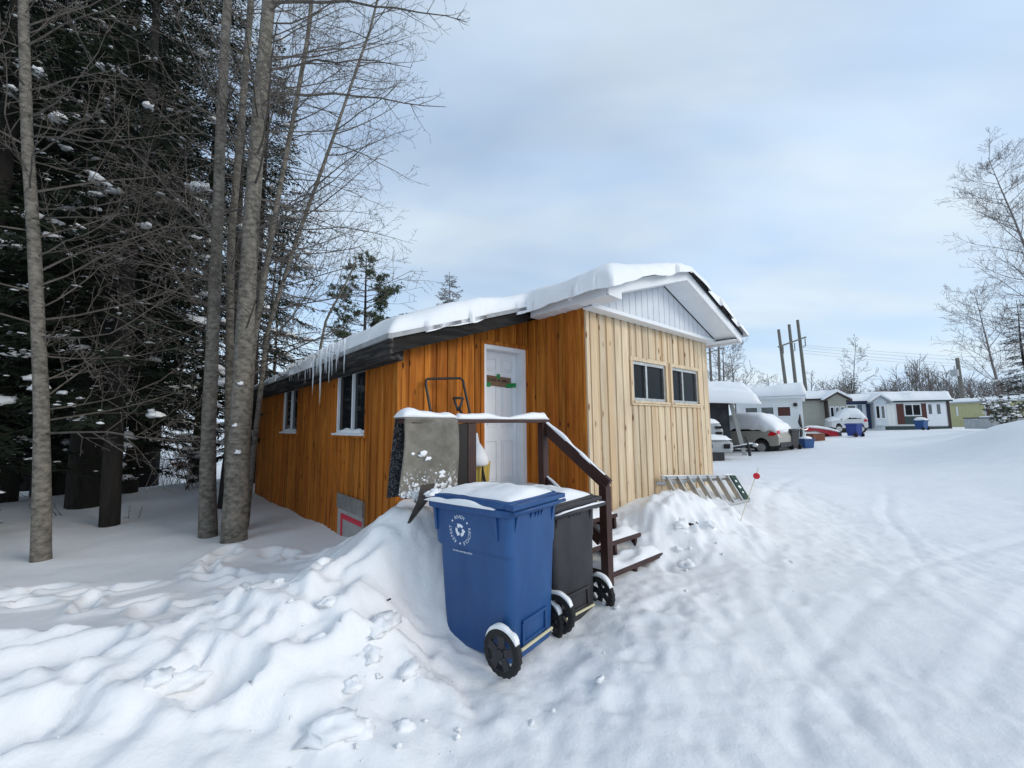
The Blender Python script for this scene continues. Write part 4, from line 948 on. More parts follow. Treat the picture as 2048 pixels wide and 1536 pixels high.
aspen('grey barked tree standing alone at the far left, dead branches to both sides', [(86, 1100), (84, 900), (82, 780), (68, 480), (55, 300), (46, 0)], .088, 11, 1, [5.6, 5.6, 5.6, 5.6, 5.6, 5.6], 1.6, 60, (1.4, 3.0), (.8, .2))
aspen('left hand of the two thick grey trunks in front of the cabin', [(417, 1062), (416, 900), (424, 700), (434, 480), (442, 250), (455, 0)], .11, 12, 2, [6.6] * 6, 2.6, 46, (1.3, 2.6), rtop=.06)
t3 = aspen('right hand and thickest of the grey trunks nearest the cabin wall', [(468, 1080), (476, 900), (488, 700), (500, 480), (520, 200), (538, 0)], .148, 13, 3, [6.2] * 6, 2.4, 60, (1.7, 3.2), (.8, .1), rtop=.08,
      extra=[((545, 5, 6.2), (935, 40, 6.6), .028), ((515, 190, 6.2), (890, 215, 6.9), .026), ((495, 470, 6.2), (640, 425, 6.0), .02), ((520, 140, 6.2), (820, 130, 6.5), .022)])
mb = MB()
for k, (px, py, r_) in enumerate(((482, 768, .04), (470, 852, .035), (476, 905, .045))): mb.blob(at(px, py, 6.2 - .13) - t3.location, r_ * 1.0, r_ * .6, r_ * .8, k, 12, 8, 1.1, flat=.4)
mb.build('trunk_snow', SNOW, t3, smooth=True)['kind'] = 'stuff'
aspen('slimmer grey stem rising between the two thick trunks', [(462, 1010), (458, 800), (462, 480), (485, 220), (502, 0)], .07, 12, 4, [7.0] * 5, 3.5, 26, (1.0, 2.0), rtop=.05)
aspen('slim stem leaning right out of the trunk clump, first to the right', [(487, 1000), (505, 700), (555, 400), (590, 220), (618, 60)], .062, 10.5, 5, [6.9] * 5, 2.6, 46, (1.1, 2.4), (.8, .2), rtop=.03)
aspen('thinnest stem leaning far right over the cabin roof edge', [(492, 1000), (535, 660), (600, 460), (665, 280), (740, 60)], .05, 10, 6, [7.2] * 5, 2.6, 54, (1.2, 2.6), (.8, .2), rtop=.02)
aspen('dark leaning trunk half hidden between the two thick grey trunks', [(448, 985), (462, 850), (470, 690), (480, 400)], .10, 9, 7, [9.0] * 4, 3, 14, (.8, 1.6), bark=BARKD)
aspen('small pale bare tree with broken top behind the cabin roof', [(636, 800), (640, 700), (652, 640), (690, 570)], .10, 7.5, 8, [16.0] * 4, 4.0, 16, (.8, 1.8), group='bare trees behind the cabin', rtop=.03, dens=.7)
aspen('thin bare tree left of the cabin behind the spruce boughs', [(545, 900), (548, 760), (556, 600), (575, 400)], .07, 8.5, 9, [14.0] * 4, 2.4, 24, (.9, 1.9), group='bare trees behind the cabin', rtop=.02, dens=.7)
aspen('thin dark bare tree just beyond the far cabin corner', [(505, 960), (530, 760), (545, 600), (560, 440)], .06, 8, 10, [13.0] * 4, 1.5, 26, (.9, 1.9), group='bare trees behind the cabin', rtop=.02, dens=.7)

def spruce_meshes(seed, h, rb, cr, z0, snowp, needle=NEED, sparse=1.0):
    rng = random.Random(seed)
    tr = MB(); pts = [Vector((.05 * math.sin(i * .7 + seed), .05 * math.cos(i * .9 + seed), -.2 + (h + .2) * i / 12)) for i in range(13)]
    tr.tube(pts, [max(.012, rb * (1 - i / 12.3) ** .9) for i in range(13)], 10)
    cb = MB(); sn = MB(); z = z0
    V, Fc = cb.v, cb.f
    def needlecard(q, dr, L, w):
        x = dr.orthogonal().normalized(); y = dr.cross(x); a = rng.random() * 6.28; s = x * math.cos(a) + y * math.sin(a)
        o = len(V); m_ = q + dr * (L * .45); V.extend((tuple(q), tuple(m_ + s * w), tuple(q + dr * L), tuple(m_ - s * w))); Fc.append((o, o + 1, o + 2, o + 3)); cb.m.append(1)
    while z < h - .15:
        f = (z - z0) / (h - z0); Lm = cr * (1 - f) ** .75 + .15
        if f < .12: Lm *= .75 + f * 2
        for b in range(rng.choice((4, 5, 5, 6))):
            L = Lm * rng.uniform(.65, 1.12); az = rng.uniform(0, 2 * PI); dv = rng.uniform(-.32, .0) - .1 * (1 - f)
            zz = z + rng.uniform(-.15, .15); d = Vector((math.cos(az), math.sin(az), dv + .15)); n = 5
            p = path((0, 0, zz), d, L, n, .05, rng, (0, 0, -.30 if f < .7 else .2))
            p[-1] = p[-1] + Vector((0, 0, .06 * L))
            cb.tube(p, [max(.004, .010 * L * (1 - i / (n + .3))) for i in range(n + 1)], 3, 0, cap=False)
            k = int(L / .085 * sparse)
            for i in range(k):
                t = .12 + .88 * (i + rng.random()) / k; q, dd = lerp_path(p, min(t, .999)); bl = (.42 * (1 - t) + .13) * rng.uniform(.6, 1.15) * min(1, L)
                for sd in (-1, 1):
                    sx = dd.cross(Vector((0, 0, 1))); sx = (sx.normalized() if sx.length > .01 else Vector((1, 0, 0))) * sd
                    bd = (dd * .75 + sx * rng.uniform(.5, .95) + Vector((0, 0, rng.uniform(-.45, .05)))).normalized()
                    m_ = max(2, int(bl / .075))
                    for j in range(m_):
                        needlecard(q + bd * (bl * j / m_), (bd + Vector((rng.gauss(0, .35), rng.gauss(0, .35), rng.gauss(0, .25)))).normalized(), rng.uniform(.11, .17), rng.uniform(.013, .022))
            if rng.random() < .75:
                for j in range(rng.choice((1, 2, 3, 4, 5))):
                    q, dd = lerp_path(p, rng.uniform(.3, .98)); s_ = rng.uniform(.02, .055); sx = dd.cross(Vector((0, 0, 1)))
                    sn.blob(q + sx * rng.gauss(0, .12) + Vector((0, 0, .01)), s_ * rng.uniform(1, 2.2), s_, s_ * .5, rng.random() * 99, 5, 3, .6, ang=az)
            if rng.random() < snowp * (1.25 - f):
                for j in range(rng.choice((1, 2, 3))):
                    q, dd = lerp_path(p, rng.uniform(.55, .98)); s_ = rng.uniform(.05, .16) * (1.15 if z < 4.5 else 1 if f < .5 else .7)
                    sn.blob(q + Vector((rng.gauss(0, .05), rng.gauss(0, .05), .02)), s_ * rng.uniform(.9, 1.5), s_ * rng.uniform(.6, 1.0), s_ * rng.uniform(.4, .6), rng.random() * 99, 10, 6, .95, ang=az, flat=.6)
        z += rng.uniform(.20, .30) * (1 + .25 * (1 - f))
    return tr, cb, sn
def make_spruce(label, seed, h, rb, cr, z0, snowp, loc, rz, sc_=1, group='dark spruces in the grove on the left', name='spruce', needle=NEED, sparse=1.0):
    t, c, s = spruce_meshes(seed, h, rb, cr, z0, snowp, needle, sparse)
    root = thing(name, label, 'tree', loc, rz, group); root.scale = (sc_,) * 3
    t.build('trunk', BARKD, root, smooth=True); c.build('crown', [TWIG if needle is not NEED else BARKD, needle], root, fix=False)
    if s.f: s.build('bough_snow', SNOW, root, smooth=True, fix=False)['kind'] = 'stuff'
    return root
def gp(px, Y): p = at(px, 900, Y); return Vector((p.x, p.y, g(p.x, p.y)))
def copy_spruce(src, label, loc, rz, sc_):
    c = copy_tree(src); c.location = loc; c.rotation_euler = (0, 0, rz); c.scale = (sc_,) * 3; c['label'] = label; return c
SA = make_spruce('massive dark spruce trunk behind the lone grey tree, bare below', 21, 19, .38, 3.3, 2.2, .10, gp(185, 9.6), 0)
SB = make_spruce('slender dark spruce with reddish lower trunk, nearest the camera in the grove', 22, 16, .15, 2.5, 2.0, .16, gp(231, 7.55), 1)
SC = make_spruce('low boughed snowy spruce at the left picture edge', 23, 15, .2, 2.6, .9, .55, gp(-75, 6.9), 2)
GS = [(SA, 'dark spruce left of the massive trunk, further back', 105, 11.5, 1.3, 1.05), (SB, 'dark spruce between massive trunk and lone grey tree, far back', 55, 13.5, 2.6, 1.2), (SC, 'spruce with snowy low boughs right behind the lone grey tree', 30, 10.4, .6, 1.0),
      (SB, 'spruce behind the left thick grey trunk', 395, 12.5, 4.2, 1.15), (SC, 'spruce with boughs spreading right behind the thickest grey trunk', 497, 12.5, 3.3, 1.0), (SA, 'tall spruce rising behind the slender reddish trunk', 290, 13.5, 2.2, 1.0),
      (SC, 'snowy spruce in the middle of the grove behind the reddish trunk', 265, 11.0, 5.0, .9), (SA, 'tallest spruce at the back of the grove left edge', -20, 15, 5.5, 1.1), (SB, 'dark spruce beyond the left frame edge trunk', -140, 11, 3.0, 1.15)]
GS += [(SB, 'back row spruce directly above the massive trunk', 160, 16, .9, 1.2), (SC, 'back row spruce above the lone grey tree', 80, 17.5, 2.0, 1.15), 
       (SB, 'back row spruce above the reddish trunk', 235, 18.5, 4.9, 1.2), (SB, 'unseen spruce added left of the camera to shade the snow', -900, 4.6, 1.0, 1.1), (SA, 'big unseen spruce left of the camera, added for its shade', -1500, 3.4, 2.0, 1.0), (SC, 'snowy unseen spruce left of the camera, added to shade the bank side', -700, 7.5, .3, 1.1),  # the ones left of the camera are out of view, added to shade the snow
       (SA, 'spruce crowding the top left picture corner', -110, 9.5, 4.0, .9)]
for src, lb_, px, Y, rz, s_ in GS: copy_spruce(src, lb_, gp(px, Y), rz, s_)

# pine behind the roof, and snowy spruce tip
def pine(label, base_px, Y, top_py, cr, seed, name='pine_tree', needle=NEEDL, grp='evergreens beyond the cabin roof'):
    rng = random.Random(seed); b = gp(base_px, Y); top = at(base_px, top_py, Y).z; h = top - b.z
    root = thing(name, label, 'tree', b, 0, grp)
    mb = MB(); mb.tube([(0, 0, -.3), (.05, 0, h * .5), (0, 0, h)], [.16, .12, .03], 8); mb.build('trunk', BARKD, root, smooth=True)
    mb = MB(); z = h * .42
    while z < h:
        f = (z - h * .42) / (h * .58); Lm = cr * (.55 + .6 * math.sin(PI * min(1, f * .85 + .1))) * (1 - .5 * f ** 3)
        for k in range(4):
            az = rng.uniform(0, 6.28); L = Lm * rng.uniform(.45, 1.1); p = path((0, 0, z), (math.cos(az), math.sin(az), rng.uniform(-.1, .35)), L, 4, .1, rng, (0, 0, .1))
            mb.tube(p, [.03 * (1 - i / 4.5) for i in range(5)], 3, 0, cap=False)
            for j in range(int(L * 17)):
                q, dd = lerp_path(p, min(.999, .55 + .45 * rng.random())); q = q + Vector((rng.gauss(0, .11), rng.gauss(0, .11), rng.gauss(.05, .07)))
                for t in range(9):
                    d = Vector((rng.gauss(0, 1), rng.gauss(0, 1), rng.gauss(.4, .8))).normalized(); x = d.orthogonal().normalized(); o = len(mb.v)
                    LL = rng.uniform(.1, .2); mb.v += [tuple(q), tuple(q + d * LL * .5 + x * .022), tuple(q + d * LL), tuple(q + d * LL * .5 - x * .022)]; mb.f.append((o, o + 1, o + 2, o + 3)); mb.m.append(1)
        z += rng.uniform(.26, .46)
    mb.build('crown', [TWIG, needle], root, fix=False); return root
pine('tall pine with rounded crown standing beyond the cabin roof', 722, 24, 518, 2.5, 31)
FROST = mat('frosted_needles', (.10, .10, .10), (.34, .35, .37), .9, 3)
make_spruce('small frosted spruce tip showing above the roof snow', 33, 11.3, .15, 2.5, 2, .3, gp(897, 24), 0, 1, 'evergreens beyond the cabin roof', 'snowy_spruce', FROST, 1.2)
bpy.context.view_layer.update()

# shrubs, stalks, woodpile hump and rail fence in the clearing
def shrub(label, px, Y, hgt, n, seed, name='bare_shrub', m=TWIG, spread=.6):
    rng = random.Random(seed); b = gp(px, Y); mb = MB()
    for k in range(n):
        az = rng.uniform(0, 6.28); s = rng.uniform(.1, spread); limbs(mb, (rng.gauss(0, .12), rng.gauss(0, .12), -.05), (math.cos(az) * s, math.sin(az) * s, 1), hgt * rng.uniform(.6, 1.1), .009, 1, rng, .9, False, .004, .1)
    o = mb.build(name, m, fix=False); o.location = b; return tag(o, label, 'shrub', 'bare shrubs in the clearing behind the grove')
shrub('bare twiggy shrub in the bright clearing left of the thick grey trunk', 345, 13, 2.0, 16, 41); shrub('bare shrub nearest the massive dark trunk, thin arching twigs', 300, 15, 1.9, 12, 42); shrub('bare shrub against the left side of the thick grey trunk', 385, 11.5, 2.2, 14, 43)
shrub('small dead weed clump in the snow beside the lone grey tree', 118, 8.5, .5, 6, 44); shrub('two dead weed stalks in the snow right of the reddish trunk', 272, 8.2, .4, 2, 45)
hp = gp(268, 16); mb = MB(); mb.blob((0, 0, -.1), 1.7, 1.2, 1.25, 3, 20, 10, .2, 0, 0); o = mb.build('snow_heap', SNOW, smooth=True); o.location = hp
tag(o, 'snow covered heap in the clearing right of the dark trunks', 'heap')
fence = thing('rail_fence', 'low reddish brown rail fence crossing the snowy clearing', 'fence'); f0, f1 = at(250, 921, 24), at(420, 933, 22)
RUST = mat('rusty_paint', (.14, .05, .03), (.22, .085, .05), .8, 6)
mb = MB(); mb.beam(f0, f1, .06, .16); mb.build('rail', RUST, fence)
for k in range(4):
    p = f0.lerp(f1, .05 + .3 * k); mb = MB(); mb.beam((p.x, p.y + .06, g(p.x, p.y) - .1), (p.x, p.y + .06, p.z + .1), .1, .1, up=(1, 0, 0)); mb.build('post', RUST, fence)

# ------------------------------------------------------------------ far side of the road
def lin(r, g_, b): return (r, g_, b)
WALLW = mat('white_siding', (.74, .76, .75), (.80, .81, .80), .6, 2)
WALLT = mat('tan_siding', (.33, .32, .27), (.38, .37, .32), .6, 2)
WALLB = mat('pale_blue_siding', (.52, .58, .63), (.60, .65, .70), .6, 2)
WALLY = mat('yellow_siding', (.42, .40, .21), (.48, .45, .25), .6, 2)
NAVY = mat('navy_trim', (.02, .035, .09), rough=.6); BRWN = mat('brown_trim', (.05, .035, .03), rough=.7); TEAL = mat('teal_trim', (.03, .06, .06), rough=.6); SHUT = mat('red_brown_shutter', (.09, .03, .025), rough=.7)
CURT = mat('curtained_glass', (.10, .11, .11), (.16, .17, .17), .15, 6)
def frame_from(pxl, pxr, Yl, Yr):
    a, b = gp(pxl, Yl), gp(pxr, Yr); d = b - a; return a, math.atan2(d.y, d.x), Vector((d.x, d.y, 0)).length
def snow_slab(name, parent, x0, x1, y0, y1, zf, th, seed, nxs=26, nys=12, rnd=.25):
    mb = MB(); V = []
    for j in range(nys + 1):
        for i in range(nxs + 1):
            x, y = x0 + (x1 - x0) * i / nxs, y0 + (y1 - y0) * j / nys; d = min(x - x0, x1 - x, y - y0, y1 - y); q = min(1, d / rnd); e = math.sqrt(max(0, 1 - (1 - q) ** 2))
            V.append((x, y, zf(x, y) + .01 + th * (.15 + .85 * e) * (1 + .18 * float(fbm(np.array([x * .7 + seed]), np.array([y * .7]), 3, seed)[0]))))
    o = len(V); w = nxs + 1
    Fs = [(j * w + i, j * w + i + 1, (j + 1) * w + i + 1, (j + 1) * w + i) for i in range(nxs) for j in range(nys)]
    ring = [i for i in range(w)] + [j * w + nxs for j in range(1, nys + 1)] + [nys * w + i for i in range(nxs - 1, -1, -1)] + [j * w for j in range(nys - 1, 0, -1)]
    for t in ring: V.append((V[t][0], V[t][1], zf(V[t][0], V[t][1])))
    n = len(ring)
    Fs += [(ring[(k + 1) % n], ring[k], o + k, o + (k + 1) % n) for k in range(n)]
    mb.add(V, Fs); return mb.build(name, SNOW, parent, smooth=True, fix=False)
def win(parent, x0, x1, z0, z1, y=-.02, fr=WHITEP, pane=GLASS, mull=1, fw=.07):
    mb = MB(); mb.box(x0, x1, y - .03, y + .02, z0, z0 + fw); mb.box(x0, x1, y - .03, y + .02, z1 - fw, z1); mb.box(x0, x0 + fw, y - .03, y + .02, z0 + fw, z1 - fw); mb.box(x1 - fw, x1, y - .03, y + .02, z0 + fw, z1 - fw)
    for k in range(1, mull + 1):
        c = x0 + (x1 - x0) * k / (mull + 1); mb.box(c - fw / 2, c + fw / 2, y - .025, y + .015, z0 + fw, z1 - fw)
    w = mb.build('window', fr, parent); mb = MB(); mb.box(x0 + fw, x1 - fw, y - .008, y + .01, z0 + fw, z1 - fw); mb.build('pane', pane, w); return w
def mobile_home(name, label, pxl, pxr, Yl, Yr, wallm, wh, dep, trimm, rise=.25, over=.25, th=.25, group='mobile homes along the far side of the road'):
    a, rz, W = frame_from(pxl, pxr, Yl, Yr); root = thing(name, label, 'mobile home', a, rz, group)
    mb = MB(); mb.box(0, W, 0, dep, -.5, wh)
    n = int(W / .3)
    for k in range(n): mb.box(W * k / n + .01, W * k / n + .03, -.012, 0, -.3, wh - .01)
    mb.prism([(0, wh), (dep, wh), (dep / 2, wh + rise)], lambda y, z: (.05, y, z), lambda y, z: (W - .05, y, z)); mb.build('wall', wallm, root)
    zf = lambda x, y: wh + .06 + rise * (1 - abs(y - dep / 2) / (dep / 2 + over)) 
    mb = MB(); e0 = wh + .0
    mb.prism([(-over, wh - .10), (dep / 2, wh + rise + .0), (dep + over, wh - .10), (dep + over, wh + .05), (dep / 2, wh + rise + .1), (-over, wh + .05)], lambda y, z: (-.2, y, z), lambda y, z: (W + .2, y, z)); mb.build('roof', trimm, root)
    snow_slab('roof_snow', root, -.25, W + .25, -over - .06, dep + over, lambda x, y: wh + .06 + (rise + .05) * (1 - abs(y - dep / 2) / (dep / 2 + over)), th, int(pxl), 40, 14)
    return root, W
# white house
wh_, W = mobile_home('white_house', 'white sided house with thick roof snow and three windows in a row', 1478, 1612, 26.5, 24.5, WALLW, 2.85, 5, WHITEP, .3, .3, .55, 'houses across the road'); wh_['category'] = 'house'
for k in range(3): win(wh_, .45 + k * .86, 1.22 + k * .86, 1.62, 2.3, pane=(CURT, CURT, SHUT)[k], mull=0)
mb = MB(); mb.box(3.3, 3.36, -.5, -.05, 1.72, 1.76); mb.tube([(3.33, -.48, 1.72), (3.3, -.48, 1.3), (3.36, -.48, .95), (3.3, -.48, .6), (3.34, -.48, .25)], [.03, .10, .06, .10, .05], 6); mb.build('wall_bracket', BLACKM, wh_)
mb = MB(); mb.blob((W - .35, -.08, 2.35), .12, .1, .12, 1, amp=0, flat=1); mb.build('wall_lamp', BLACKM, wh_)
# carport lean-to left of the house
a, rz, W = frame_from(1385, 1474, 19.4, 18.7); cp = thing('carport', 'dark open carport with snow roof between pale cabin and white house', 'carport', a, rz)
mb = MB(); mb.box(-1, W - .05, 3.0, 3.1, -.5, 2.5); mb.box(-1.0, -.9, 0, 3, -.5, 2.3); mb.box(W - .6, W - .5, 1.2, 3, -.3, 2.3); mb.build('back_wall', DARK, cp)
TARP = mat('dark_tarp', (.015, .015, .018), (.05, .05, .056), .7, 3, bump=.4)
mb = MB(); mb.box(-1, W - .22, .05, .09, .3, 2.5); mb.build('tarp', TARP, cp)
mb = MB(); mb.beam((W - .12, 0, 2.4), (W + .35, -.1, -.3), .16, .16, up=(1, 0, 0)); mb.build('post', mat('grey_post', (.35, .35, .33), rough=.7), cp)
mb = MB(); mb.box(-1.2, W + .1, -.2, 3.3, 2.5, 2.6); mb.build('roof', BRWN, cp)
snow_slab('roof_snow', cp, -1.3, W + 1.0, -.5, 4.6, lambda x, y: 2.59 + .2 * y - .1 * (x / W), .5, 71, 30, 14)
# SUV under snow
def suv(name, label, pxl, pxr, Yl, Yr, body, L=4.5, snow=.35, wheel_dark=True):
    a, b = gp(pxl, Yl), gp(pxr, Yr); d = b - a; rz = math.atan2(d.y, d.x); L = d.length
    root = thing(name, label, 'car', a, rz); s = L / 4.5
    side = [(0, .45), (0, .75), (.15, .92), (1.0, 1.02), (1.7, 1.5), (2.3, 1.62), (3.6, 1.6), (4.15, 1.15), (4.42, 1.02), (4.5, .8), (4.48, .42), (4.1, .36)]
    arch = lambda cx: [(cx + .40 * math.cos(q), .36 + .40 * math.sin(q)) for q in [PI * k / 8 for k in range(9)]]
    prof = side + arch(3.6) + arch(.9)
    mb = MB(); mb.prism([(x * s, z) for x, z in prof], lambda x, z: (x, 0, z), lambda x, z: (x, 1.8, z)); mb.build('body', body, root, bevel=.05)
    mb = MB(); mb.box(.1 * s, 4.4 * s, .15, 1.65, .2, .55); mb.build('underbody', BLACKP, root)
    for cx in (.9, 3.6):
        for y in (.13, 1.67):
            mb = MB(); mb.tube([(cx * s, y - .11, .3), (cx * s, y + .11, .3)], .33, 20); w = mb.build('wheel', RUBBER, root); mb = MB(); mb.tube([(cx * s, y - .125, .3), (cx * s, y + .125, .3)], .2, 16); mb.build('rim', ALU, w)
    mb = MB(); mb.prism([(1.15, 1.05), (1.75, 1.45), (2.5, 1.53), (3.5, 1.5), (3.95, 1.1)], lambda x, z: (x * s, -.006, z), lambda x, z: (x * s, 1.806, z)); mb.build('window', GLASS, root)
    for y in (-.012, 1.55):
        mb = MB(); mb.prism([(3.95, .86), (4.25, .86), (4.46, .98), (4.44, 1.1), (4.1, 1.06)], lambda x, z: (x * s, y, z), lambda x, z: (x * s, y + .26, z)); mb.build('tail_light', RED, root)
    mb = MB(); mb.box(4.40 * s, 4.53 * s, .1, 1.7, .34, .55); mb.build('bumper', BLACKP, root)
    # snow blanket
    mb = MB(); top = [(.1, .95), (1.0, 1.05), (1.7, 1.53), (2.3, 1.66), (3.6, 1.63), (4.15, 1.2), (4.44, 1.06)]
    xs = np.linspace(.1, 4.42, 34); zs = np.interp(xs, [p[0] for p in top], [p[1] for p in top]); loops = []
    for x, z in zip(xs, zs):
        e = math.sqrt(max(0, 1 - (1 - min(1, (x - .08) / .3, (4.46 - x) / .25)) ** 2)); ll = []
        for k in range(13):
            y = -.03 + 1.86 * k / 12; q = math.sqrt(max(0, 1 - abs(k / 6 - 1) ** 4)); ll.append((x * s, y, z - .02 + snow * e * (.35 + .65 * q) * (1 + .15 * float(vn(x * 2, y * 2, 8)))))
        lo = z - .05 - .42 * ss(1.2, 1.5, x) * (1 - ss(3.7, 4.2, x)) + .06 * float(vn(x * 4, 0, 3)); ll += [(x * s, 1.84, lo), (x * s, -.045, lo)]
        loops.append(ll)
    mb.loft(loops); mb.build('snow_cover', SNOW, root, smooth=True)
    return root
TANP = mat('tan_car_paint', (.33, .31, .26), (.37, .35, .30), .35, 2, coat=.4)
REDP = mat('red_paint', (.30, .012, .02), (.38, .02, .03), .35, 4, coat=.3)
suv('parked_car', 'tan car buried under thick snow in front of the white house', 1395, 1560, 22.8, 19.5, TANP)
WCAR = mat('white_car_paint', (.6, .6, .6), rough=.35, coat=.4)
suv('parked_car', 'small white snow covered car behind the far blue bin', 1668, 1742, 33.0, 32.2, WCAR, snow=.3)
# covered machine and trailer tongue
a = gp(1411, 17.2); mc = thing('snowy_machine', 'grey snow covered machine with dark square openings parked by the pale cabin corner', 'machine', a, -.1)
GREYM = mat('grey_metal', (.30, .32, .33), (.42, .44, .45), .5, 5)
mb = MB(); mb.loft([rrect(1.5, 1.6, .35, .1), rrect(1.6, 1.7, .45, .15), rrect(1.6, 1.7, .72, .15), rrect(1.3, 1.4, .85, .2)]); mb.build('lower_body', GREYM, mc, bevel=.02)
mb = MB(); mb.loft([rrect(1.15, 1.0, .85, .15, 5, .0), rrect(1.2, 1.05, 1.2, .2), rrect(1.1, .95, 1.45, .25), rrect(.8, .7, 1.56, .3)]); mb.build('hood', GREYM, mc, smooth=False)
for x, w_, z0_, z1_ in ((-.18, .15, .52, .70), (.52, .12, .50, .68)):
    mb = MB(); mb.box(x - w_, x + w_, -.9, -.8, z0_, z1_); mb.build('opening', DARK, mc, bevel=.03)
for z_ in (1.05, 1.28): 
    mb = MB(); mb.box(.25, .5, -.56, -.48, z_, z_ + .1); mb.build('slot', DARK, mc)
mb = MB(); mb.box(-.7, .45, -.75, .7, .0, .34); mb.build('base', BLACKP, mc)
mb = MB(); mb.blob((0, 0, 1.5), .62, .5, .2, 5, 16, 8, .3); mb.blob((.0, -.55, .86), .75, .32, .16, 6, 16, 8, .5); mb.build('snow_cover', SNOW, mc, smooth=True)
tl = thing('trailer_hitch', 'black trailer tongue with upright jack sticking out before the tan car', 'trailer')
p, q = at(1440, 899, 17.0), at(1508, 890, 16.6)
mb = MB(); mb.beam(p, q, .1, .1); mb.build('tongue', BLACKM, tl); mb = MB(); mb.tube([at(1490, 873, 16.6), at(1497, 890, 16.6)], .03, 6); mb.tube([at(1497, 890, 16.6), at(1500, 912, 16.6)], .055, 6); mb.build('jack', BLACKM, tl)
mb = MB(); mb.blob(at(1510, 890, 16.5), .12, .08, .08, 2, flat=1); mb.build('coupler', ALU, tl); capstrip('snow_cover', tl, p + Vector((0, 0, .05)), q + Vector((0, 0, .05)), .1, .06, 3)
# far bins, tote and red machine
def simple_bin(name, label, px, Y, m, hgt=1.05, w=.6, snow=True, grp=None, rz=.3):
    b = gp(px, Y); root = thing(name, label, 'wheeled bin', b, rz, grp)
    mb = MB(); mb.loft([rrect(w * .8, w * .85, .06, .05), rrect(w * .97, w * 1.05, hgt * .9, .05), rrect(w * 1.08, w * 1.2, hgt * .9, .05), rrect(w * 1.08, w * 1.2, hgt * .95, .05)]); mb.build('body', m, root)
    mb = MB(); mb.loft([rrect(w * 1.06, w * 1.2, hgt * .955, .05), rrect(w * 1.06, w * 1.2, hgt * .98, .05), rrect(w * .8, w * .9, hgt * 1.02, .08)]); mb.build('lid', m, root)
    for s_ in (-1, 1):
        mb = MB(); mb.tube([(s_ * w * .42, -w * .4, .13), (s_ * w * .5, -w * .4, .13)], .13, 14); mb.build('wheel', RUBBER, root)
    if snow: mb = MB(); mb.blob((0, 0, hgt * .99), w * .62, w * .68, .28, 7, 14, 8, .15, 0, 0, .1); mb.build('snow_cap', SNOW, root, smooth=True)
    return root
simple_bin('garbage_bin', 'black bin standing right beside the tail of the tan snowy car', 1583, 20.6, BLACKP, 1.0, .55, False)
BLUE2 = mat('bright_blue_plastic', (.008, .03, .19), (.01, .04, .24), .45, 3)
simple_bin('recycling_bin', 'bright blue bin without snow in front of the small white car', 1712, 25.5, BLUE2, .82, .62, False)
simple_bin('recycling_bin', 'blue bin with round snow cap before the home with red brown shutters', 1848, 37, BLUEP, .9, .7, True)
b = gp(1613, 20.8); tote = thing('storage_box', 'blue storage box with snowy top right of the far black bin', 'box', b, .15)
mb = MB(); mb.loft([rrect(.5, .4, .02, .04), rrect(.6, .48, .42, .04), rrect(.64, .52, .42, .04), rrect(.64, .52, .47, .04)]); mb.build('box_body', BLUEP, tote); mb = MB(); mb.blob((0, 0, .46), .3, .24, .14, 2, 12, 8, .2); mb.build('snow_cap', SNOW, tote, smooth=True)
b = gp(1645, 27.0); b.z -= .12; sm = thing('red_machine', 'red snow covered machine with sloping hood beside the tan mobile home', 'snowmobile', b, -.15); sm.scale = (.72, .72, .62)
mb = MB(); mb.prism([(-1.3, .75), (-1.35, 1.05), (-1.1, 1.2), (-.4, 1.05), (.6, .85), (1.35, .62), (1.4, .25), (.6, .2), (.2, .5), (-.6, .8)], lambda x, z: (x, -.4, z), lambda x, z: (x, .5, z)); mb.build('hood', REDP, sm, bevel=.05)
mb = MB(); mb.box(-1.2, 1.3, -.3, .4, .0, .22); mb.tube([(-1.1, -.5, .05), (-.2, -.5, .05), (.2, -.5, .2)], .04, 6); mb.build('ski', BLACKM, sm)
mb = MB(); mb.prism([(1.15, .62), (1.42, .66), (1.46, .2), (1.3, .2)], lambda x, z: (x, -.42, z), lambda x, z: (x, .52, z)); mb.build('tail_panel', BLACKP, sm)
mb = MB(); mb.loft([[(x, -.42, z), (x, .52, z), (x, .45, z + .25 * e), (x, .0, z + .3 * e), (x, -.36, z + .25 * e)] for x, z, e in ((-1.2, 1.14, .1), (-.9, 1.13, .8), (-.3, 1.05, 1), (.5, .88, 1), (1.2, .68, .7), (1.42, .62, .1))]); mb.build('snow_cover', SNOW, sm, smooth=True)
b = gp(1633, 24.5); mb = MB(); mb.box(-.35, .35, -.3, .3, -.05, .42); o = mb.build('wooden_crate', RUST, bevel=.02); o.location = b; tag(o, 'low rust brown crate in the snow before the red machine', 'crate')
sp = thing('chain_post', 'thin grey post with sagging chain between blue box and red machine', 'post'); q0, q1 = at(1598, 905, 21.2), at(1598, 853, 21.2)
mb = MB(); mb.tube([q0, q1], .025, 6); mb.build('pole', ALU, sp); mb = MB(); e0, e1 = q1, at(1616, 857, 21.4); mb.tube([e0.lerp(e1, t / 6) + Vector((0, 0, -.12 * math.sin(PI * t / 6))) for t in range(7)], .02, 5); mb.build('chain', ALU, sp)
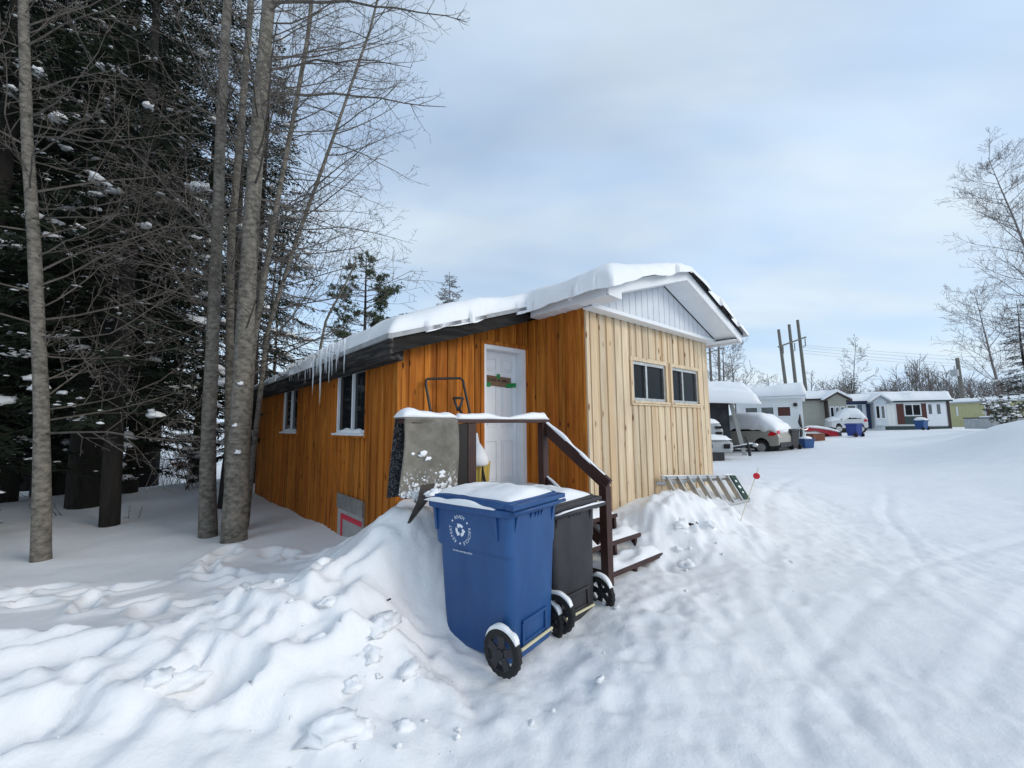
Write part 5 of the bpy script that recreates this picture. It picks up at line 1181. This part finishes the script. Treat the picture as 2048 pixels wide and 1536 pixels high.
# tan, blue, white and yellow mobile homes
th_, W = mobile_home('mobile_home', 'tan mobile home with small gabled bay window at its right end', 1604, 1698, 35, 34, WALLT, 2.75, 5, BRWN, .3, .25, .45)
def bay(parent, x0, x1, wallm, trimm, panes, z0=1.0, z1=2.1, wh=2.75, px=.0):
    mb = MB(); mb.box(x0, x1, -.5, 0, .5, wh - .1); mb.prism([(x0 - .15, wh - .12), (x1 + .15, wh - .12), ((x0 + x1) / 2, wh + .42)], lambda x, z: (x, -.55, z), lambda x, z: (x, 1.0, z)); b_ = mb.build('bay', wallm, parent)
    mb = MB(); c = (x0 + x1) / 2
    for s_ in (-1, 1): mb.prism([(c, wh + .42), (c, wh + .54), (c + s_ * ((x1 - x0) / 2 + .35), wh - .12), (c + s_ * ((x1 - x0) / 2 + .35), wh - .24)], lambda x, z: (x, -.75, z), lambda x, z: (x, 1.2, z))
    mb.build('gable_trim', trimm, b_)
    mb = MB()
    for s_ in (-1, 1): mb.prism([(c, wh + .55), (c, wh + .78), (c + s_ * ((x1 - x0) / 2 + .35), wh + .08), (c + s_ * ((x1 - x0) / 2 + .4), wh - .1)], lambda x, z: (x, -.74, z), lambda x, z: (x, 1.4, z))
    mb.build('gable_snow', SNOW, b_)
    for k in range(panes):
        xa, xb = x0 + .08 + (x1 - x0 - .16) * k / panes, x0 + .02 + (x1 - x0 - .16) * (k + 1) / panes
        mb = MB(); mb.box(xa, xb, -.53, -.5, z0, z1); mb.build('frame', WHITEP, b_); mb = MB(); mb.box(xa + .06, xb - .06, -.54, -.532, z0 + .08, z1 - .08); mb.build('pane', (GLASS if k == 0 else CURT), b_)
    mb = MB(); mb.box(x0 - .1, x0, -.52, 0, .3, wh - .2); mb.build('corner_board', trimm, b_)
bay(th_, W - 1.35, W - .1, WALLT, BRWN, 3, .55, 2.1)
bh, W = mobile_home('mobile_home', 'pale mobile home with navy blue trim and gabled bay', 1698, 1775, 39, 38.2, WALLB, 2.75, 5, NAVY, .3, .25, .5)
mb = MB(); mb.box(1.65, 2.0, -.05, -.01, .2, 2.7); mb.box(-.1, W, -.06, -.02, 2.5, 2.74); mb.build('navy_board', NAVY, bh)
win(bh, .1, .85, 1.5, 2.45, pane=CURT, mull=0); mb = MB(); mb.box(1.0, 1.32, -.05, -.01, 1.5, 2.45); mb.build('shutter', mat('grey_blue_shutter', (.12, .15, .19), rough=.7), bh)
bay(bh, W - .95, W + .0, WALLB, mat('grey_trim', (.3, .33, .36), rough=.6), 2, 1.1, 2.35)
rh, W = mobile_home('mobile_home', 'white mobile home with red brown shutters and teal lower panel', 1767, 1908, 40, 38.5, WALLW, 2.75, 5, TEAL, .3, .25, .65)
wc = 2.6
win(rh, wc - .65, wc + .65, 1.35, 2.45, pane=GLASS)
mb = MB(); mb.box(wc - 1.25, wc - .7, -.05, -.01, .55, 2.5); mb.build('shutter', SHUT, rh); mb = MB(); mb.box(wc + .7, wc + 1.25, -.05, -.01, .55, 2.5); mb.build('shutter', SHUT, rh)
mb = MB(); mb.box(wc - .7, wc + .7, -.045, -.012, .55, 1.3); mb.build('lower_panel', TEAL, rh)
mb = MB(); mb.box(0, W, -.06, -.015, -.3, .38); mb.build('skirting', TEAL, rh)
mb = MB(); mb.box(W - .18, W + .02, -.07, -.01, -.3, 2.75); mb.build('corner_board', BRWN, rh)
mb = MB(); mb.box(W - 1.75, W - .3, -.06, -.012, .3, 2.55); dr = mb.build('door', WHITEP, rh); 
for x_ in (W - 1.6, W - .95): mb = MB(); mb.box(x_, x_ + .25, -.075, -.062, 1.5, 2.4); mb.build('pane', CURT, dr)
yh, W = mobile_home('mobile_home', 'dull yellow mobile home partly behind the snowy bush', 1900, 2075, 47, 40, WALLY, 2.75, 4.5, GREYM, .35, .2, .12)
win(yh, 1.05, 1.2, 1.3, 2.3, pane=CURT, mull=0); win(yh, W * .50, W * .50 + .8, .9, 2.45, pane=SHUT, mull=0); win(yh, W * .65, W * .65 + .9, 1.15, 2.4, pane=CURT, mull=0)
mb = MB(); mb.beam((W * .36, -.8, .1), (W * .55, -.8, 1.0), .9, .25); mb.build('porch_rail', mat('grey_boards', (.22, .21, .17), rough=.8), yh)
mb = MB(); mb.beam((W * .36, -.8, .26), (W * .55, -.8, 1.16), .9, .08); mb.build('porch_snow', SNOW, yh)
b = gp(2040, 27); b.z -= .3; pk = thing('parked_pickup', 'grey snowy pickup bed half hidden by the right hand snow bank', 'pickup', b, -.1)
mb = MB(); mb.box(-1.5, 1.6, 0, 1.8, .45, 1.15); mb.box(-1.45, 1.5, -.04, 0, .5, .8); mb.build('bed', GREYM, pk, bevel=.06); mb = MB(); mb.box(-1.5, 1.6, -.02, 1.82, 1.15, 1.22); mb.build('bed_rail', BLACKP, pk)
for x_ in (-.9, 1.2): mb = MB(); mb.tube([(x_, -.05, .34), (x_, .2, .34)], .36, 16); mb.build('wheel', RUBBER, pk)
mb = MB(); mb.blob((0, .9, 1.1), 1.5, .85, .25, 3, 16, 8, .2); mb.build('snow_cover', SNOW, pk, smooth=True)

# poles and wires
POLE = mat('grey_pole', (.13, .125, .11), (.19, .18, .16), .9, 4)
hs = thing('utility_poles', 'three tall grey poles joined by a slanting crossarm behind the white house', 'utility poles')
tops = [(1557, 659), (1578, 649), (1595, 640)]; bots = [(1572, 775), (1592, 775), (1611, 775)]
for t, b_ in zip(tops, bots):
    p, q = at(*t, 62), at(*b_, 62); d = (q - p).normalized(); q = q + d * ((q.z - g(q.x, q.y)) / -d.z); mb = MB(); mb.tube([p, q], [.2, .26], 8); mb.build('pole', POLE, hs)
mb = MB(); mb.beam(at(1556, 694, 61.6), at(1612, 674, 61.6), .15, .22); mb.build('crossarm', POLE, hs)
for x, y in ((1562, 692), (1585, 686), (1606, 677)):
    mb = MB(); mb.tube([at(x + 4, y, 61.6), at(x + 5, y + 15, 61.6), at(x - 0, y + 17, 61.6)], .07, 5); mb.build('insulator', POLE, hs)
up_ = thing('utility_pole', 'single leaning pole with grey transformer above the yellow home', 'utility pole'); p, q = at(1914, 716, 56), at(1926, 800, 56); q = q + (q - p).normalized() * 3
mb = MB(); mb.tube([p, q], [.2, .28], 8); mb.build('pole', POLE, up_)
mb = MB(); c = at(1909, 746, 55.8); mb.tube([c + Vector((0, 0, -.45)), c + Vector((0, 0, .45))], .42, 12); mb.tube([c + Vector((0, 0, .4)), c + Vector((.1, 0, 1.0))], .08, 6); mb.build('transformer', GREYM, up_)
op = thing('utility_pole', 'thin far pole showing just right of the pale gable corner', 'utility pole'); p, q = at(1419, 691, 75), at(1424, 790, 75)
mb = MB(); mb.tube([p, q], [.18, .24], 6); mb.tube([at(1437, 688, 75), at(1440, 790, 75)], [.18, .24], 6); mb.build('pole', POLE, op); mb = MB(); mb.beam(at(1412, 707, 75), at(1446, 696, 75), .12, .18); mb.build('crossarm', POLE, op)
WIRE = mat('wire', (.22, .23, .24), rough=.6)
for k, (y0, y1, Y) in enumerate(((690, 682, 62), (694, 693, 62), (700, 703, 63), (706, 707, 63))):
    a, b_ = at(1600, y0, Y), at(2300, y1 + 30, Y + 20); mb = MB(); mb.tube([a.lerp(b_, t / 12) + Vector((0, 0, -1.2 * math.sin(PI * t / 12))) for t in range(13)], .02, 3, cap=False)
    o = mb.build('power_line', WIRE, fix=False); tag(o, 'thin power line stretched across the pale sky right of the three poles', 'power line', 'power lines over the mobile homes')

# far bare trees
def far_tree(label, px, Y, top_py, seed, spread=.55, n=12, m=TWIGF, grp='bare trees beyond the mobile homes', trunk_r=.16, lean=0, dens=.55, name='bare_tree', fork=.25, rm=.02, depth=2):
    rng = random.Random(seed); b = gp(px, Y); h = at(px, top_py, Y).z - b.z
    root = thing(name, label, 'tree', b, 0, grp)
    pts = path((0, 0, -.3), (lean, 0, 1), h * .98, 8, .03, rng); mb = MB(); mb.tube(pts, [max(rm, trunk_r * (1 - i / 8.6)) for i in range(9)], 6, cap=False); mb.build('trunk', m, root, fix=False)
    mb = MB()
    for k in range(n):
        t = fork + (1 - fork) * (k + rng.random()) / n; q, d = lerp_path(pts, min(.99, t)); az = rng.uniform(0, 6.28)
        L = h * spread * rng.uniform(.6, 1.1) * (1.15 - .8 * t); limbs(mb, q, (math.cos(az), math.sin(az), rng.uniform(.35, 1.0)), L, trunk_r * .22 * (1.1 - .6 * t), depth, rng, dens * 3.0 / max(1.5, L), False, rm * .62, .35)
    mb.build('crown', m, root, fix=False); return root
far_tree('tall bare tree nearest the pale gable corner', 1452, 45, 672, 51, .5, 26, trunk_r=.2); far_tree('bare tree with forked crown right of the gable corner', 1478, 47, 690, 52, .5, 24)
far_tree('small round bare tree left of the three poles', 1549, 60, 742, 53, .5, 14); far_tree('bare tree directly right of the three poles', 1634, 52, 738, 54, .42, 14); far_tree('small bare tree above the tan home', 1672, 62, 776, 55, .5, 10)
far_tree('slim lone bare tree rising high above the navy trimmed home', 1716, 50, 678, 56, .34, 16, fork=.45, trunk_r=.13); far_tree('low bare tree above the roof between navy and white homes', 1745, 64, 775, 57, .5, 10)
far_tree('low bare tree just right of the slim lone tree', 1762, 60, 765, 67, .5, 10)
make_spruce('small dark conifer at the foot of the slim lone bare tree', 61, 7, .12, 1.5, 1.8, .1, gp(1716, 49), 0, .95, 'evergreens across the road', 'spruce', NEED, .5)
# right hand big bare tree and spruce
far_tree('large bare tree at the right picture edge with branches reaching left', 2160, 23, 270, 58, .30, 66, grp='trees at the right picture edge', trunk_r=.15, dens=.9, lean=-.0, rm=.009, fork=.22)
far_tree('bare tree with fanning stems behind the snowy bush', 2022, 30, 560, 59, .5, 22, grp='trees at the right picture edge', trunk_r=.13, dens=.8, rm=.012, fork=.3)
make_spruce('dark spruce with snow at the right picture edge', 62, 8.5, .14, 1.9, 1.4, .5, gp(2072, 26), 1.0, 1, 'evergreens across the road', 'spruce', NEED, .6)
# snow laden bush on the right bank
rng = random.Random(70); b = gp(2020, 19); mb = MB(); sn = MB()
for k in range(16):
    az = rng.uniform(0, 6.28); s_ = rng.uniform(.3, .9); p = path((0, 0, -.1), (math.cos(az) * s_, math.sin(az) * s_, 1), rng.uniform(1.0, 1.9), 5, .12, rng); mb.tube(p, .012, 3, 0, cap=False)
    for j in range(26):
        q, d = lerp_path(p, rng.uniform(.3, 1)); q = q + Vector((rng.gauss(0, .12), rng.gauss(0, .12), rng.gauss(0, .1))); d = Vector((rng.gauss(0, 1), rng.gauss(0, 1), rng.gauss(0, .6))).normalized(); x = d.orthogonal(); o_ = len(mb.v)
        mb.v += [tuple(q), tuple(q + d * .08 + x * .03), tuple(q + d * .17), tuple(q + d * .08 - x * .03)]; mb.f.append((o_, o_ + 1, o_ + 2, o_ + 3)); mb.m.append(1)
        if rng.random() < .16: sn.blob(q, .09, .07, .05, j, 7, 5, .5)
bush = thing('snowy_bush', 'dark green bush flecked with snow on the right hand bank', 'bush', b); mb.build('foliage', [TWIG, NEEDL], bush, fix=False); sn.build('bush_snow', SNOW, bush, smooth=True, fix=False)['kind'] = 'stuff'
# far wood behind the mobile homes
rng = random.Random(90); mb = MB()
for k in range(300):
    px = rng.uniform(1660, 2200); Y = rng.uniform(72, 110); b = gp(px, Y); top = 752 + 26 * float(vn(px * .02, 3.3, 6)) + rng.uniform(-8, 26) - (14 if 1810 < px < 1850 else 0) + (30 if px < 1770 else 0)
    h = max(2, at(px, top, Y).z - b.z); p = path(b, (rng.gauss(0, .05), 0, 1), h, 4, .03, rng); mb.tube(p, [.09, .07, .05, .04, .03], 3, cap=False)
    for j in range(16):
        q, d = lerp_path(p, rng.uniform(.15, 1)); az = rng.uniform(0, 6.28); L = rng.uniform(.8, 2.6); pp = path(q, (math.cos(az), math.sin(az), 1.1), L, 2, .15, rng); mb.tube(pp, [.035, .03, .02], 3, cap=False)
        for u_ in range(2): q2, d2 = lerp_path(pp, rng.random()); mb.tube([q2, q2 + side_dir(d2, .7, rng.uniform(0, 6.28)) * rng.uniform(.5, 1.2)], [.025, .018], 3, cap=False)
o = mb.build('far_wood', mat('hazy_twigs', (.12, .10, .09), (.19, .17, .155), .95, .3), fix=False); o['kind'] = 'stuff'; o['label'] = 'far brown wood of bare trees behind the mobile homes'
mb = MB()
for k in range(260):
    px = rng.uniform(-900, 1440); Y = rng.uniform(60, 120); b = gp(px, Y); h = rng.uniform(3, 7.5); p = path(b, (rng.gauss(0, .05), 0, 1), h, 4, .03, rng); mb.tube(p, [.1, .08, .06, .04, .03], 3, cap=False)
    for j in range(14):
        q, d = lerp_path(p, rng.uniform(.15, 1)); az = rng.uniform(0, 6.28); mb.tube(path(q, (math.cos(az), math.sin(az), 1.1), rng.uniform(.8, 2.4), 2, .15, rng), [.035, .03, .02], 3, cap=False)
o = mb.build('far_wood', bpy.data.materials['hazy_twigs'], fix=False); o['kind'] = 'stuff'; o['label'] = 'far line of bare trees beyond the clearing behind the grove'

# ------------------------------------------------------------------ sky and light
w = bpy.data.worlds.new("World"); sc.world = w; w.use_nodes = True; nt = w.node_tree; nt.nodes.clear(); L = nt.links.new
SUN_EL, SUN_AZ = R(24), R(115)        # azimuth clockwise from +Y
out = nd(nt, 'ShaderNodeOutputWorld'); sky = nd(nt, 'ShaderNodeTexSky', sky_type='NISHITA', sun_disc=False, sun_elevation=SUN_EL, sun_rotation=SUN_AZ, air_density=1.0, dust_density=.6)
b1 = nd(nt, 'ShaderNodeBackground', Strength=.15); L(sky.outputs[0], b1.inputs['Color'])
tc = nd(nt, 'ShaderNodeTexCoord'); sep = nd(nt, 'ShaderNodeSeparateXYZ'); L(tc.outputs['Generated'], sep.inputs[0])
# project the view direction on a cloud deck
zc = nd(nt, 'ShaderNodeMath', operation='MAXIMUM'); L(sep.outputs['Z'], zc.inputs[0]); zc.inputs[1].default_value = 0
za = nd(nt, 'ShaderNodeMath', operation='ADD'); L(zc.outputs[0], za.inputs[0]); za.inputs[1].default_value = .22
dx = nd(nt, 'ShaderNodeMath', operation='DIVIDE'); L(sep.outputs['X'], dx.inputs[0]); L(za.outputs[0], dx.inputs[1])
dy = nd(nt, 'ShaderNodeMath', operation='DIVIDE'); L(sep.outputs['Y'], dy.inputs[0]); L(za.outputs[0], dy.inputs[1])
cv = nd(nt, 'ShaderNodeCombineXYZ'); L(dx.outputs[0], cv.inputs['X']); L(dy.outputs[0], cv.inputs['Y'])
mp = nd(nt, 'ShaderNodeMapping'); mp.inputs['Rotation'].default_value = (0, 0, R(35)); mp.inputs['Scale'].default_value = (.55, 1.15, 1); mp.inputs['Location'].default_value = (.35, .2, 0); L(cv.outputs[0], mp.inputs['Vector'])
n1 = nd(nt, 'ShaderNodeTexNoise', Scale=.9, Detail=4.5, Roughness=.45, Distortion=.35); L(mp.outputs[0], n1.inputs['Vector'])
cov = nd(nt, 'ShaderNodeMapRange'); cov.inputs['From Min'].default_value = .34; cov.inputs['From Max'].default_value = .60; cov.inputs['To Min'].default_value = .32; cov.inputs['To Max'].default_value = 1; L(n1.outputs['Fac'], cov.inputs['Value'])
n2 = nd(nt, 'ShaderNodeTexNoise', Scale=1.7, Detail=4, Roughness=.5); L(mp.outputs[0], n2.inputs['Vector'])
cr = nd(nt, 'ShaderNodeValToRGB'); e = cr.color_ramp.elements; e[0].position = .3; e[0].color = (.46, .61, .82, 1); e[1].position = .7; e[1].color = (.66, .74, .78, 1); L(n2.outputs['Fac'], cr.inputs['Fac'])
b2 = nd(nt, 'ShaderNodeBackground', Strength=1.0); L(cr.outputs['Color'], b2.inputs['Color'])
hz = nd(nt, 'ShaderNodeMapRange', interpolation_type='SMOOTHSTEP'); hz.inputs['From Min'].default_value = .02; hz.inputs['From Max'].default_value = .42; hz.inputs['To Min'].default_value = 1; hz.inputs['To Max'].default_value = 0; L(sep.outputs['Z'], hz.inputs['Value'])
hm = nd(nt, 'ShaderNodeMath', operation='MAXIMUM'); L(cov.outputs['Result'], hm.inputs[0]); L(hz.outputs['Result'], hm.inputs[1])
mx = nd(nt, 'ShaderNodeMixShader'); L(hm.outputs[0], mx.inputs['Fac']); L(b1.outputs[0], mx.inputs[1]); L(b2.outputs[0], mx.inputs[2]); L(mx.outputs[0], out.inputs['Surface'])
sl = bpy.data.lights.new('sun', 'SUN'); sl.energy = 1.1; sl.angle = R(24); sl.color = (1, .93, .83); so = bpy.data.objects.new('sun', sl); COL.objects.link(so)
sd = Vector((math.sin(SUN_AZ) * math.cos(SUN_EL), math.cos(SUN_AZ) * math.cos(SUN_EL), math.sin(SUN_EL)))
so.rotation_euler = (-sd).to_track_quat('-Z', 'Y').to_euler(); so.location = (20, -10, 20)
sc.view_settings.view_transform = 'Standard'; sc.view_settings.look = 'None'; sc.view_settings.exposure = .33; sc.view_settings.gamma = 1
sc.cycles.max_bounces = 6; sc.cycles.transparent_max_bounces = 6
sc.cycles.use_denoising = True
